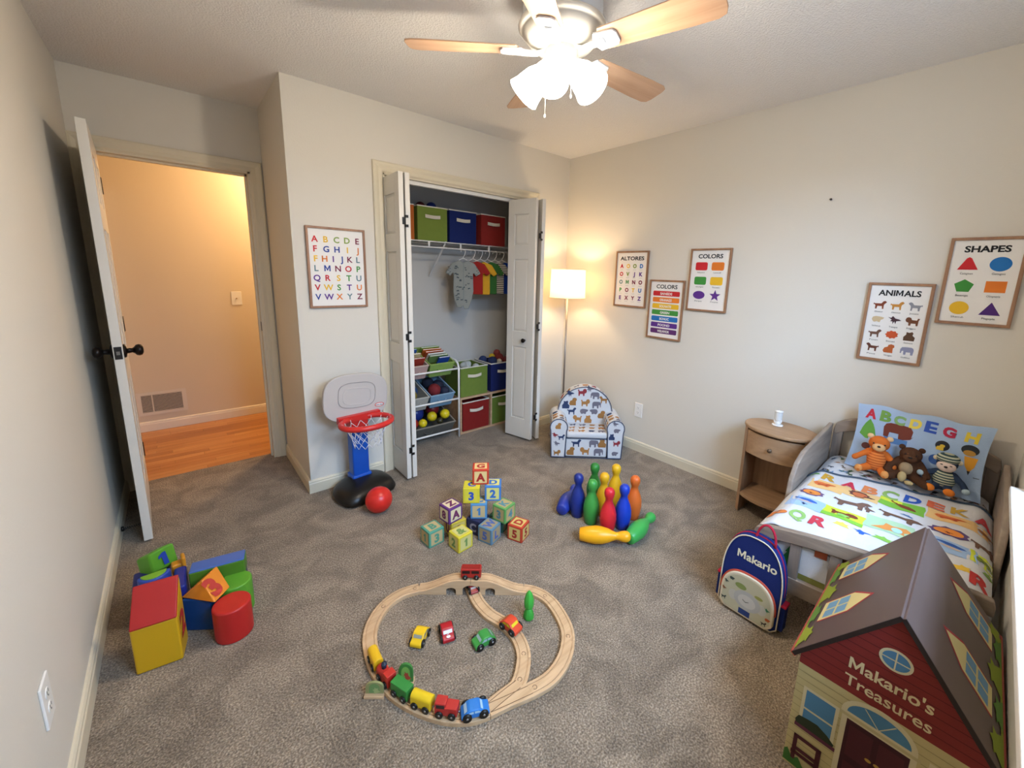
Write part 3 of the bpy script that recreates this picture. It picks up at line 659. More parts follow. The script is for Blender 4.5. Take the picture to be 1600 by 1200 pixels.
tbin('pale pink toy bin with books, top left of the organizer', 1.375, .60, .19, 'b99a92', 'd0b8a8')
tbin('green toy bin of picture books, top right of the organizer', 1.605, .60, .20, '86a052', '93ab5a')
tbin('cream patterned toy bin, middle left of the organizer', 1.375, .335, .19, 'a9a69c', 'c4c0b4')
tbin('light blue toy bin, middle right of the organizer', 1.605, .335, .20, '7797ae', '8eaac0')
tbin('wide grey toy bin of balls on the lowest organizer tier', 1.475, .075, .44, '54524c', '8a8276', h=.125)
def book(label, x, y_, z, w, h, hexc, tilt, th=.012, group='books in the organizer bins'):
    t = thing('book', label, 'book', (x, y_, z), R.uniform(-4, 4), group); t.rotation_euler[0] = radians(tilt)
    c = K(hexc, .5)
    MB().box(-w / 2, w / 2, 0, .0015, 0, h, c).box(-w / 2, w / 2, th - .0015, th, 0, h, c).box(-w / 2 - .0005, -w / 2 + .001, 0, th, 0, h, c).build('cover', t)
    MB().box(-w / 2 + .001, w / 2 - .003, .0015, th - .0015, .003, h - .003, PAPER).build('pages', t)
for i, (c, n) in enumerate((('2f5fa5', 'blue'), ('d8c08a', 'cream'), ('a33a2c', 'red'))):
    book('%s book in the pale pink organizer bin' % n, 1.385, 3.19 - i * .075, .690 - i * .022, .15, .11, c, 35)
for i, (c, n) in enumerate((('7fa03c', 'light green'), ('d56f2a', 'orange'), ('c3572c', 'rust red'), ('d8cfc0', 'white'), ('6d8a4a', 'olive'), ('24489a', 'dark blue'))):
    book('%s book in the green organizer bin' % n, 1.605 + (.03 if i == 5 else 0), 3.225 - i * .038, .712 - i * .0115, .165 if i < 5 else .10, .085, c, 38)
for i, (p, r, c, n) in enumerate((((1.36, 3.05, .42), .05, '8a7a3a', 'mottled olive'), ((1.41, 3.13, .43), .045, '35507a', 'steel blue'), ((1.33, 3.15, .45), .045, 'a08a78', 'tan'))):
    ball('%s toy ball in the cream patterned organizer bin' % n, p, r, c, group='toys in the cream bin')
for i, (p, r, c, n) in enumerate((((1.585, 3.08, .425), .055, '7a2024', 'dark red'), ((1.64, 3.13, .44), .055, '171c30', 'black'), ((1.57, 3.17, .47), .05, '151a2c', 'inky black'), ((1.66, 3.05, .41), .045, '1a2036', 'blue black'))):
    ball('%s soft ball in the light blue organizer bin' % n, p, r, c, group='toys in the light blue bin', rough=.8)
for i, (p, r, c, n) in enumerate((((1.43, 3.13, .235), .07, '1b2f78', 'large dark blue'), ((1.60, 3.16, .235), .06, '7d1d20', 'large dark red'), ((1.365, 3.03, .185), .042, 'a02420', 'red'), ((1.44, 3.01, .180), .035, 'd8c020', 'small yellow'),
        ((1.545, 3.055, .205), .042, 'cdb520', 'middle yellow'), ((1.665, 3.05, .205), .042, 'd9c322', 'rightmost yellow'), ((1.31, 3.10, .20), .05, '2a3f8c', 'bright blue'), ((1.60, 3.02, .165), .028, '33301c', 'small dark'))):
    ball('%s ball in the wide grey organizer bin' % n, p, r, c, group='balls in the grey bin')
# cube shelf
cs = thing('cube_shelf', 'low light wood cube shelf on the closet floor right side', 'shelf', (0, 0, 0))
CW = wood('birch', 'b58f6c', 'caa684', 0, 4)
Y0c, Y1c = 2.99, 3.30
MB().box(1.785, 2.44, Y0c, Y1c, .318, .336, CW).build('top_board', cs, bevel=.001)
MB().box(1.785, 2.44, Y0c, Y1c, 0, .016, CW).build('bottom_board', cs, bevel=.001)
for x in (1.785, 2.108, 2.424): MB().box(x, x + .016, Y0c + .001, Y1c, .016, .318, CW).build('upright', cs, bevel=.001)
MB().box(1.801, 2.424, Y1c - .006, Y1c - .001, .016, .318, CW).build('back_panel', cs)
G3 = 'cube bins on the wooden cube shelf'
bin_('red cube bin in the lower left cubby of the shelf', (1.955, 3.14, .017), 0, .28, .28, .262, '82231f', group=G3)
bin_('green cube bin in the lower right cubby of the shelf', (2.268, 3.14, .017), 0, .28, .28, .262, '647a34', group=G3)
bin_('green cube bin holding white stuffing on top of cube shelf', (1.935, 3.14, .337), 0, .28, .28, .262, '6c8038', group=G3)
bin_('navy cube bin of mixed toys on top of cube shelf', (2.255, 3.14, .337), 0, .28, .28, .262, '1c2558', group=G3)
pl = MB()
for i in range(9): pl.ell((1.88 + R.uniform(0, .12), 3.14 + R.uniform(-.08, .08), .575 + R.uniform(-.01, .025)), R.uniform(.03, .045), FB('b9bcb8'), n=10, k=8)
tag(pl.build('crumpled_cloth', remesh=.007, smooth=3), 'crumpled translucent white cloth in the green bin on the cube shelf', 'cloth')
for i, (p, r, c, n) in enumerate((((2.20, 3.10, .60), .045, '1e2b52', 'navy'), ((2.235, 3.16, .63), .03, 'd0ae2c', 'yellow'), ((2.29, 3.12, .62), .045, '7a2622', 'brick red'), ((2.30, 3.17, .66), .033, '8a3a34', 'dusty red, topmost'), ((2.34, 3.08, .60), .035, '6b1f1c', 'dark red'), ((2.16, 3.20, .60), .04, '27345c', 'slate blue'), ((2.25, 3.06, .60), .025, 'c9c2b2', 'white'))):
    ball('%s soft toy ball in the navy bin on the cube shelf' % n, p, r, c, group='toys in the navy bin', rough=.8)

# ================================================================ BASKETBALL HOOP
bh = thing('basketball_hoop', 'toddler basketball hoop with blue post, red rim and black base', 'basketball hoop', (.80, 2.555, 0), 5)
BK = M('black_plastic', '15120f', .35, bump=.05, bs=300); BU = M('blue_plastic', '1450b0', .35); RP = M('red_plastic', 'c62a26', .35); WP = M('grey_plastic', 'bdb6b0', .45)
base = [(-.19, -.02), (-.165, -.16), (-.12, -.185), (.13, -.14), (.175, -.12), (.19, .02), (.165, .10), (.08, .14), (-.08, .14), (-.165, .10)]
rings = []
for s, z in ((1.0, 0), (1.02, .02), (.97, .055), (.80, .085), (.45, .105), (.2, .108)): rings.append([(x * s, y_ * s + .01 * (1 - s), z) for x, y_ in base])
MB().loft(rings, BK).build('base', bh, sub=1)
MB().prism([(-.052, .005), (.052, .005), (.052, .085), (-.052, .085)], .08, .50, BU).prism([(-.062, -.005), (.062, -.005), (.062, .095), (-.062, .095)], .08, .125, BU).build('post', bh, bevel=.012)
MB().box(-.055, .055, -.002, .09, .435, .495, RP).build('post_collar', bh, bevel=.01)
def sup(w, h, n, N=40): return [(w * abs(cos(a)) ** (2 / n) * (1 if cos(a) >= 0 else -1), h * abs(sin(a)) ** (2 / n) * (1 if sin(a) >= 0 else -1)) for a in [2 * pi * i / N for i in range(N)]]
BT = Tm(0, .035, .628) @ Ry(4)
bo = [(x * (1 - .0 * y_), y_ if y_ > 0 else y_ * .96) for x, y_ in sup(.200, .155, 3.0)]
MB().prism(bo, -.014, .014, WP, BT @ RX).build('backboard', bh, bevel=.006)
rm = MB(); rm.tube([(x, -.0155, z + .02) for x, z in sup(.115, .080, 3.4)], .0022, K('9a9490', .5), 6, True, T=BT); rm.tube([(x, -.0155, z + .012) for x, z in sup(.086, .052, 3.4)], .0016, K('ccc6c0', .5), 6, True, T=BT)
rm.build('target_line', bh)
lg = MB(); lg.flat(place(rrect(-.5, .5, -.5, .5, .45, 6), .145, -.062, .062, .028), .0146, RP, BT @ RX); lg.flat(place(rrect(-.5, .5, -.5, .5, .42, 6), .145, -.062, .052, .019), .0150, WHITE, BT @ RX)
lg.text('little tikes', .145, -.066, .008, K('26304f'), BT @ RX, z=.0154, w=.046, bold=.03); lg.build('logo_sticker', bh, recalc=False, label='small red and white oval logo sticker')
rim = [(.148 * cos(a), -.105 + .115 * sin(a), .505) for a in [2 * pi * i / 40 for i in range(40)]]
MB().tube(rim, .017, RP, 10, True).box(-.13, .13, -.012, .022, .488, .528, RP).build('rim', bh)
net = MB(); N = 12; NT = M('net_white', 'e8e6ea', .7); lv = [(.49, .125, .095), (.455, .11, .084), (.42, .095, .072), (.385, .085, .064), (.355, .08, .06)]
for k in range(4):
    for i in range(N):
        for sgn in (1, -1):
            a0 = 2 * pi * (i + (.5 if k % 2 else 0)) / N; a1 = a0 + sgn * pi / N; z0, x0, y0 = lv[k]; z1, x1, y1 = lv[k + 1]
            net.tube([(x0 * cos(a0), -.105 + y0 * sin(a0), z0), (x1 * cos(a1), -.105 + y1 * sin(a1), z1)], .0017, NT, 4)
for i in range(N):
    a0 = 2 * pi * i / N; net.tube([(.146 * cos(a0), -.105 + .113 * sin(a0), .522), (.128 * cos(a0), -.105 + .097 * sin(a0), .505), (.125 * cos(a0), -.105 + .095 * sin(a0), .488)], .0017, NT, 4)
net.build('net', bh)
ball('shiny red ball on the carpet in front of the hoop base', (.795, 2.268, .076), .076, 'cc2a22', 'play_ball', rough=.32)

# ================================================================ ARMCHAIR
ch = thing('toddler_armchair', 'toddler armchair upholstered in white fabric with dogs and elephants print', 'chair', (2.31, 1.975, 0), -42.2)
CF = FB('cfd0d2', .03); PIP = K('3a4560')
MB().box(-.165, .165, .012, .30, .008, .165, CF).build('seat_base', ch, bevel=.012)
MB().box(-.162, .162, .004, .26, .165, .215, CF).build('seat_cushion', ch, bevel=.018, seg=3)
def arch(w, h0, r, n=14, bulge=0):
    P = [(-w / 2, .008)]
    P += [(-r * cos(a), h0 + r * sin(a)) for a in [radians(-25 + 230 * i / n) for i in range(n + 1)]] + [(w / 2, .008)]
    return P
for s in (-1, 1):
    P = [(x + s * .222, z) for x, z in arch(.105, .255, .068)]
    MB().prism(P, -.33, 0.0, CF, RX).build('armrest', ch, bevel=.008)
    MB().tube([(x, -.001, z) for x, z in P], .0035, PIP, 6, True).build('piping', ch)
bk = [(-.215, .02)] + [(-.225 * cos(a), .30 + .225 * sin(a)) for a in [pi * i / 20 for i in range(21)]] + [(.215, .02)]
MB().prism(bk, -.345, -.225, CF, RX).build('backrest', ch, bevel=.015, seg=3)
MB().tube([(x, .222, z) for x, z in bk], .0035, PIP, 6).build('piping', ch)
MB().tube([(-.165, .008, .165), (.165, .008, .165)], .003, PIP, 6).tube([(-.165, .008, .165), (-.165, .008, .01)], .003, PIP, 6).tube([(.165, .008, .165), (.165, .008, .01)], .003, PIP, 6).tube([(-.27, -.002, .010), (.27, -.002, .010)], .003, PIP, 6).build('piping', ch)
dc = [K(c) for c in ('9a6c38', '9a6c38', '2b3a5e', '6e6a76', '8e2f36', 'a8763f')]
pr = MB(); rr = random.Random(11)
def spr(x, z, s, kd, c, T, off, flip=1): pr.flat(place(AN[kd], x, z, s * flip, s), off, c, T)
TB = Tm(0, .225, 0) @ RX
for (x, z, kd, c, f_) in ((-.13, .465, 'bird', 2, 1), (-.03, .478, 'puppy', 4, 1), (.075, .455, 'ele', 3, -1), (.15, .42, 'dog', 0, -1), (-.10, .395, 'sit', 1, 1), (.0, .39, 'puppy', 5, 1), (.095, .375, 'ele', 3, 1), (-.16, .37, 'bear', 2, 1), (-.11, .315, 'dog', 2, 1), (-.01, .315, 'sheep', 3, 1), (.075, .315, 'sheep', 3, -1), (.14, .29, 'sit', 0, 1), (-.06, .25, 'puppy', 5, -1), (.03, .25, 'bear', 5, 1), (.03, .51, 'bird', 3, 1)):
    spr(x, z, .076, kd, dc[c], TB, .0012, f_)
TFb = Tm(0, .012, 0) @ RX
for (x, z, kd, c, f_) in ((-.08, .125, 'dog', 2, 1), (.06, .125, 'ele', 3, 1), (.125, .13, 'bear', 0, 1), (-.12, .055, 'sit', 0, 1), (-.01, .06, 'puppy', 5, -1), (.10, .055, 'ele', 3, 1)): spr(x, z, .078, kd, dc[c], TFb, .001, f_)
TA = RX
for (x, z, kd, c, f_) in ((-.225, .265, 'sit', 5, 1), (-.20, .175, 'dog', 2, 1), (-.25, .19, 'bird', 4, 1), (-.235, .12, 'bird', 3, 1), (-.23, .045, 'puppy', 0, 1), (.215, .295, 'bird', 3, 1), (.23, .24, 'sheep', 3, 1), (.195, .19, 'bear', 2, 1), (.235, .135, 'puppy', 4, 1), (.225, .05, 'sheep', 3, 1)): spr(x, z, .058, kd, dc[c], TA, .001, f_)
for i in range(12):   # seat top
    pr.flat(place(AN[['dog', 'puppy', 'sheep', 'ele'][i % 4]], -.12 + .08 * (i % 4) + .01 * (i // 4), .045 + .065 * (i // 4), .058), .2158, dc[[5, 5, 2, 3, 5, 0][i % 6]])
for s in (-1, 1):     # over the rounded arm tops
    def fa(u, v_, off, s=s): return (s * .222 + (.068 + off) * sin(u / .068), v_, .255 + (.068 + off) * cos(u / .068))
    for i in range(10):
        conf(pr, place(AN[['dog', 'puppy', 'sit', 'ele'][i % 4]], -.085 + .055 * (i % 4), .04 + .055 * (i // 4) + .02 * (i % 2), .05), dc[[5, 0, 3, 5, 2][i % 5]], fa, .001, .012)
def fbk(u, v_, off): a = u / .225; return ((.225 + off) * sin(a), .285 + v_, .30 + (.225 + off) * cos(a))
for i in range(9): conf(pr, place(AN[['dog', 'puppy', 'sit'][i % 3]], -.30 + .075 * i, 0, .055), dc[[5, 4, 0, 3][i % 4]], fbk, .001, .02)
pr.build('fabric_print', ch, recalc=False)

# ================================================================ NIGHTSTAND
ns = thing('nightstand', 'oval topped light oak nightstand with one drawer and open shelf', 'nightstand', (2.595, .735, 0), -90)
OK = wood('oak_light', '9c7a5a', 'b28f6c', 0, 5, .5); OKv = wood('oak_light_v', '957252', 'a98563', 2, 5, .5)
def oval(a, b, y0=0, n=40): return ellp(0, y0, a, b, n)
MB().prism(oval(.195, .145), .557, .578, OK).build('tabletop', ns, bevel=.006)
def arcfront(x): return -.132 * sqrt(max(0, 1 - (x / .19) ** 2))
def legp(s):
    xs = [.150, .172]; return [(s * xs[0], arcfront(.150)), (s * xs[1], arcfront(.172) + .002), (s * xs[1], arcfront(.172) + .03), (s * xs[0], arcfront(.15) + .03)]
for s in (-1, 1):
    MB().prism([(s * .150, -.082), (s * .178, -.048), (s * .178, -.015), (s * .150, -.015)], 0, .557, OKv).build('leg', ns, bevel=.002)
    MB().prism([(s * .150, -.015), (s * .178, -.015), (s * .182, .03), (s * .168, .085), (s * .150, .12)], .0, .557, OKv).build('side_panel', ns, bevel=.002)
fr_ = [(x / 100 * .149, arcfront(x / 100 * .149) * .97) for x in range(-100, 101, 10)]
dr = MB().prism(fr_ + [(.149, -.06), (-.149, -.06)], .405, .545, OK).box(-.14, .14, -.06, .10, .42, .53, OK).build('drawer', ns, bevel=.002)
MB().lathe([(0, 0), (.006, 0), (.006, .01), (.012, .014), (.011, .020), (0, .022)], K('6b5a4a', .4, metal=.5), 16, Tm(0, -.128, .475) @ RX).build('knob', dr, label='small metal knob')
MB().prism(fr_ + [(.149, .12), (-.149, .12)], .115, .135, OK).build('lower_shelf', ns, bevel=.002)
MB().box(-.15, .15, .112, .122, .10, .557, OKv).build('back_panel', ns)
MB().prism([(-.149, -.07), (.149, -.07), (.149, .11), (-.149, .11)], .395, .403, OKv).build('divider', ns)
mo = thing('night_light', 'small white night light with a clear top on the nightstand', 'night light', (2.625, .765, .579), -80)
WG = M('white_gloss', 'f0efec', .25)
MB().prism(ellp(0, 0, .030, .024, 24), 0, .008, WG).build('base', mo, bevel=.002)
MB().lathe([(.016, .008), (.018, .02), (.013, .038), (.0, .045)], WG, 18).ell((.0, 0, .05), (.013, .013, .012), WG).ell((-.016, -.006, .03), (.006, .006, .012), WG).ell((.016, -.006, .03), (.006, .006, .012), WG).build('figure', mo)
MB().lathe([(.020, .035), (.022, .085)], M('frosted_clear', 'd8dcdc', .2, alpha=1), 20, cap=False).lathe([(.0, .085), (.023, .085), (.023, .092), (0, .094)], WG, 20).build('cap', mo)

# ================================================================ BED
FL, FR_, HL, HR = (1.80, .545), (1.87, -.147), (2.71, .508), (2.71, -.128)
def BB(u, v_, z): return ((1 - u) * ((1 - v_) * FL[0] + v_ * FR_[0]) + u * ((1 - v_) * HL[0] + v_ * HR[0]), (1 - u) * ((1 - v_) * FL[1] + v_ * FR_[1]) + u * ((1 - v_) * HL[1] + v_ * HR[1]), z)
BW = wood('driftwood', '7d6d60', '988776', 1, 5, .6); BWx = wood('driftwood_x', '84756a', 'a08f7e', 0, 5, .6); BWz = wood('driftwood_z', '776a60', '8f8174', 2, 5, .6)
bed = thing('toddler_bed', 'weathered grey wooden toddler bed with arched headboard and footboard', 'bed', (0, 0, 0))
def bedblock(poly, u0, u1, m):   # polygon in (v, z), between u0 and u1
    mb = MB(); n = len(poly); mb.loft([[BB(u, v_, z) for v_, z in poly] for u in (u0, u1)], m, sm=False); return mb
def arched(z0, zc, zm, th, v0=0, v1=1, n=16, rnd=.03):
    top = [(v0 + (v1 - v0) * i / n, zc + (zm - zc) * sin(pi * i / n) ** .8) for i in range(n + 1)]
    top[0] = (v0, zc - rnd); top.insert(1, (v0 + .015, zc - .006)); top[-1] = (v1, zc - rnd); top.insert(-1, (v1 - .015, zc - .006))
    return top
tp = [(0, .375), (.012, .395)] + [(i / 16, .398 + .062 * sin(pi * (i / 16) ** .8 * .62) / 1) for i in range(1, 16)] + [(.99, .452), (1, .43)]
lo = [(v_, z - .058) for v_, z in tp[::-1]]
bedblock(tp + [(1, .395)] + [(v_, z - .055) for v_, z in tp[1:-1][::-1]] + [(0, .34)], -.035, -.002, BW).build('footboard_rail', bed, bevel=.006)
bedblock([(.0, .155), (1, .155), (1, .225), (0, .225)], -.032, -.006, BW).build('footboard_lower_rail', bed, bevel=.003)
for v_ in (0.0, .945): bedblock([(v_, 0), (v_ + .055, 0), (v_ + .055, .37), (v_, .37)], -.033, -.004, BWz).build('foot_leg', bed, bevel=.003)
for i in range(4):
    v_ = .195 + .19 * i; bedblock([(v_, .22), (v_ + .055, .22), (v_ + .055, .40), (v_, .40)], -.028, -.010, BWz).build('slat', bed, bevel=.002)
tp = [(0, .62), (.012, .655)] + [(i / 16, .665 + .085 * sin(pi * i / 16)) for i in range(1, 16)] + [(.988, .665), (1, .63)]
bedblock(tp + [(v_, z - .07) for v_, z in tp[1:-1][::-1]], 1.002, 1.032, BW).build('headboard_rail', bed, bevel=.005)
for v_ in (0.0, .93): bedblock([(v_, 0), (v_ + .07, 0), (v_ + .07, .62), (v_, .62)], 1.004, 1.030, BWz).build('head_leg', bed, bevel=.003)
bedblock([(.06, .36), (.94, .36), (.94, .42), (.06, .42)], 1.006, 1.028, BW).build('headboard_lower_rail', bed, bevel=.003)
for i in range(5):
    v_ = .15 + .155 * i; bedblock([(v_, .41), (v_ + .06, .41), (v_ + .06, .68), (v_, .68)], 1.010, 1.026, BWz).build('slat', bed, bevel=.002)
for v0, v1 in ((0.0, .035), (.965, 1.0)):
    mb = MB(); mb.loft([[BB(u, v_, z) for u, z in ((0, .27), (1, .27), (1, .39), (0, .36))] for v_ in (v0 + .004, v1 - .004)], BWx, sm=False); mb.build('side_rail', bed, bevel=.003)
    v0 += -.038 if v0 < .5 else .0; v1 += .0 if v1 < .5 else .038
    vv = (v0, v0 + .035) if v0 < .5 else (v1 - .035, v1)
    G = [(.40, .27), (.42, .47), (.47, .545), (.55, .585), (1.0, .655), (1.0, .27)]
    mb = MB(); mb.loft([[BB(u, v_, z) for u, z in G] for v_ in vv], BWx, sm=False); mb.build('guard_rail', bed, bevel=.006)
# mattress
def zt(u): return .42 + .08 * u
QF = FB('d2d2d4', .02)
def SFf(u, v_, off, base=-.014):
    w = .68; d = min(v_, 1 - v_) * w; x, y_, z = BB(max(u, 0), min(1, max(0, v_)), 0); z = zt(u) + base + off
    if d < .07: z -= .045 * (1 - max(d, 0) / .07) ** 2
    if d < 0: z += d
    z += .003 * sin(u * 23 + v_ * 9) + .002 * sin(v_ * 31 - u * 11)
    if d < 0: n = (BB(.5, 0, 0)[1] - BB(.5, 1, 0)[1]); y_ += (1 if v_ < 0 else -1) * off
    return (x, y_, z)
def grid(f, us, vs):
    n = len(vs); return [f(u, v_) for u in us for v_ in vs], [(i * n + j, i * n + j + 1, (i + 1) * n + j + 1, (i + 1) * n + j) for i in range(len(us) - 1) for j in range(n - 1)]
ma = thing('mattress', 'small mattress in a white fitted sheet with tiny animal print on the bed', 'mattress', (0, 0, 0))
vv = [-.0 + i / 40 for i in range(41)]; uu = [.005 + .985 * i / 30 for i in range(31)]
body = MB(); top = [[SFf(u, .02 + .96 * v_, 0) for v_ in vv] for u in uu]; bot = [[(p[0], p[1], .31) for p in r] for r in top]
vs_ = [p for r in top for p in r]; n = len(vv)
body.add(vs_, [(i * n + j, i * n + j + 1, (i + 1) * n + j + 1, (i + 1) * n + j) for i in range(30) for j in range(40)], QF, sm=True)
per = [(0, j) for j in range(41)] + [(i, 40) for i in range(1, 31)] + [(30, j) for j in range(39, -1, -1)] + [(i, 0) for i in range(29, 0, -1)]
body.add([top[i][j] for i, j in per] + [bot[i][j] for i, j in per], [(k, (k + 1) % len(per), len(per) + (k + 1) % len(per), len(per) + k) for k in range(len(per))] + [list(range(len(per), 2 * len(per)))], QF)
body.build('mattress_body', ma, recalc=True)
sp = MB(); rr = random.Random(8); pc = [K(c) for c in ('8a3a34', '3a5a3c', '2f3a50', '6b5a4a', 'b07a50', '6f8fb0', 'b0a050', '23262e')]
for i in range(120):
    u, v_ = rr.uniform(.62, .97), rr.uniform(.03, .97); kd = rr.choice(['dog', 'bird', 'ele', 'whale', 'tree', 'puppy', 'leaf'])
    conf(sp, place(AN[kd], v_, u, rr.uniform(.030, .055), .03, rr.uniform(-60, 60)), rr.choice(pc), lambda a, b, o: SFf(b, a, o), .0012, .06)
sp.build('sheet_print', ma, recalc=False)
# quilt
qu = thing('quilt', 'white alphabet quilt with bright animal pictures spread over the bed', 'quilt', (0, 0, 0))
def uend(v_): return .64 + .165 * max(0, min(1, v_)) ** .75
def QU(u, v_, off): return SFf(u, v_, off, 0)
vs2 = [-.03, -.02] + [i / 60 for i in range(61)] + [1.02, 1.05, 1.09, 1.13, 1.17, 1.21]
mb = MB(); V, Fq = grid(lambda s, v_: QU(.0 + s * uend(v_), v_, 0), [i / 46 for i in range(47)], vs2); mb.add(V, Fq, QF, sm=True)
qs = mb.build('cover', qu, recalc=False); d = qs.modifiers.new('s', 'SOLIDIFY'); d.thickness = .008; d.offset = -1
DR = FB('c4c2be')
dm = MB(); V, Fq = grid(lambda z, v_: (BB(0, v_, 0)[0] + .002 + .006 * sin(v_ * 40) * (.40 - z) * 3, BB(0, v_, 0)[1], z), [.18, .24, .3, .34, .37], [.05 + .9 * i / 60 for i in range(61)]); dm.add(V, Fq, QF, sm=True); ds_ = dm.build('foot_drape', qu, recalc=False)
d = ds_.modifiers.new('s', 'SOLIDIFY'); d.thickness = .006; d.offset = 1
fp = MB()
def dp(poly, c, o=.002): fp.add([(BB(0, a, 0)[0] - .006 - o, BB(0, a, 0)[1], b) for a, b in poly], [list(range(len(poly)))], c)
dp(rect(.02, .98, .19, .225), K('3f5a32')); dp(rect(.02, .98, .225, .25), K('7a7a38'), .0018)
dp(place(AN['tree'], .19, .29, .10, .13), K('2a7a44')); dp(rect(.31, .37, .35, .39), K('9a4a2a')); dp(ellp(.50, .37, .10, .035), K('7a4a3a')); dp(ellp(.57, .34, .05, .03), K('c9c2ae'), .003)
dp(tpoly('U', .46, .30, .07, .05)[0][:0] or rect(.43, .455, .27, .33), K('b0242c'), .003); dp(rect(.475, .50, .27, .33), K('b0242c'), .003); dp(rect(.43, .50, .262, .285), K('b0242c'), .003); dp(place(AN['dog'], .70, .30, .12, .10), K('8a5a3a'))
fp.build('foot_print', qu, recalc=False)
pm = MB(); pts = [QU(uend(v_) + .002, v_, .001) for v_ in [i / 40 for i in range(-2, 43)]]; pm.tube(pts, .0055, K('3a4a5c'), 6); pm.build('piping', qu)
q = MB()
def qt(c, u, v_, col, h=.066, w=.06, rot=0):   # letters read across the bed (x=v, y=u); a local frame in metres
    vs, fs = tpoly(c, 0, 0, h, .045, w, rot); conf(q, None, K(col), lambda a, b, o: QU(u + b / .90, v_ + a / .68, o), .0026, .035, text=(vs, fs))
def qp(poly, u, v_, w, h, col, o=.0014, rot=0): conf(q, place(poly, 0, 0, w, h, rot), K(col), lambda a, b, oo: QU(u + b / .90, v_ + a / .68, oo), o, .035)
for c, u, v_, col in (('R', .610, .153, 'c99a34'), ('A', .60, .28, 'c5324a'), ('B', .618, .395, 'd98250'), ('C', .628, .503, '86a85c'), ('D', .648, .617, '2b56ae'), ('E', .665, .731, 'd96a48'), ('K', .682, .845, 'c9a240'), ('A', .672, .955, 'c5424a'),
        ('P', .112, .055, 'd9803f'), ('Q', .145, .150, '8fb866'), ('R', .148, .262, 'c23a4a'), ('R', .150, .955, 'b83430')): qt(c, u, v_, col)
RB = [(-.5, -.45), (-.3, -.5), (.1, -.46), (.5, -.5), (.48, -.1), (.5, .2), (.47, .5), (0, .47), (-.5, .5), (-.47, .1)]
LI, RE = AN['mane'], RB
qp(RE, .51, .17, .14, .085, 'e3b878'); qp(AN['sheep'], .515, .15, .10, .06, 'd9743a', .002); qp(AN['dog'], .51, .15, .06, .03, 'b5502c', .0026)
qp(LI, .400, .125, .105, .085, '6c5478'); qp(ellp(0, 0, .5, .4), .400, .125, .07, .06, 'e08a3c', .002); qp(AN['bird'], .39, .125, .03, .02, '8a3f22', .0026)
qp(RE, .275, .14, .14, .095, '9dbbe0'); qp(AN['whale'], .295, .135, .09, .05, '3560b0', .002); qp(AN['whale'], .275, .13, .07, .03, 'c8b4aa', .0026); qp(AN['bird'], .25, .14, .03, .02, '2a3a60', .0026)
qp(RE, .53, .355, .15, .085, 'e0b87c'); qp(LI, .53, .355, .085, .085, '6a3f36', .002); qp(ellp(0, 0, .5, .4), .525, .36, .055, .06, 'c66e42', .0026); qp(AN['sheep'], .52, .41, .05, .02, '5a3434', .0026)
qp(AN['dog'], .410, .350, .14, .085, '735548', .002); qp(AN['bird'], .40, .44, .05, .05, '735548', .002)
qp(RE, .275, .345, .15, .095, 'cbd63c'); qp(rect(-.5, .5, -.5, -.2), .275, .345, .145, .09, '7db83e', .002); qp(AN['puppy'], .283, .345, .10, .055, '7a3b22', .0026); qp(AN['sheep'], .265, .345, .05, .04, '8cc060', .003)
qp(RE, .555, .575, .16, .08, '79b33e'); qp(rect(-.5, 0, .1, .5), .555, .575, .155, .07, 'd0d840', .002); qp(AN['whale'], .555, .585, .10, .05, '7a3c22', .0026, -20)
qp(AN['dog'], .425, .590, .15, .07, '6e5040', .002, -8); qp(AN['leaf'], .47, .62, .05, .02, '5c7aa0', .0016, -20)
qp(RE, .315, .560, .16, .10, 'a9c9a4'); qp(AN['fox'], .305, .575, .13, .08, 'd98f48', .002, 5); qp(ellp(0, 0, .5, .5), .30, .60, .035, .03, 'a8d0de', .0026)
qp(RE, .575, .805, .15, .085, 'e3b878'); qp(AN['sheep'], .575, .80, .11, .055, 'd9743a', .002); qp(AN['dog'], .57, .80, .08, .03, 'b5502c', .0026)
qp(LI, .450, .81, .13, .09, '5c4876'); qp(ellp(0, 0, .5, .4), .45, .81, .09, .06, 'e08a3c', .002); qp(AN['bird'], .44, .81, .035, .02, '8a3f22', .0026)
qp(RE, .315, .83, .15, .10, '9dbbe0'); qp(AN['whale'], .335, .82, .10, .05, '3560b0', .002); qp(AN['whale'], .31, .82, .08, .035, 'c8b4aa', .0026)
qp(AN['leaf'], .185, .365, .06, .04, 'e3ce5a'); qp(AN['bird'], .180, .465, .065, .045, '2f62b8'); qp(AN['leaf'], .19, .56, .07, .045, '85b84c', .0014); qp(AN['leaf'], .185, .88, .06, .045, 'e0b840'); qp(AN['leaf'], .62, .055, .05, .03, '6a9a5a')
qp(RE, .575, .965, .09, .09, 'e3b878'); qp(AN['sheep'], .57, .965, .06, .05, '9a6238', .002); qp(AN['dog'], .44, .965, .085, .08, '6e5040', .002)
qp(RE, .32, .972, .09, .10, 'cbd63c'); qp(AN['ele'], .32, .975, .06, .05, '7a8a3a', .002); qp(AN['leaf'], .24, .985, .04, .04, '7a9a4a')
for i in range(16): qp(RE, .08 + .036 * i * 1.0, 1.08, .10, .026, ['7db83e', 'c0503a', 'e3b878', '9dbbe0', '5a4a3a'][i % 5])
q.build('quilt_print', qu, recalc=False)
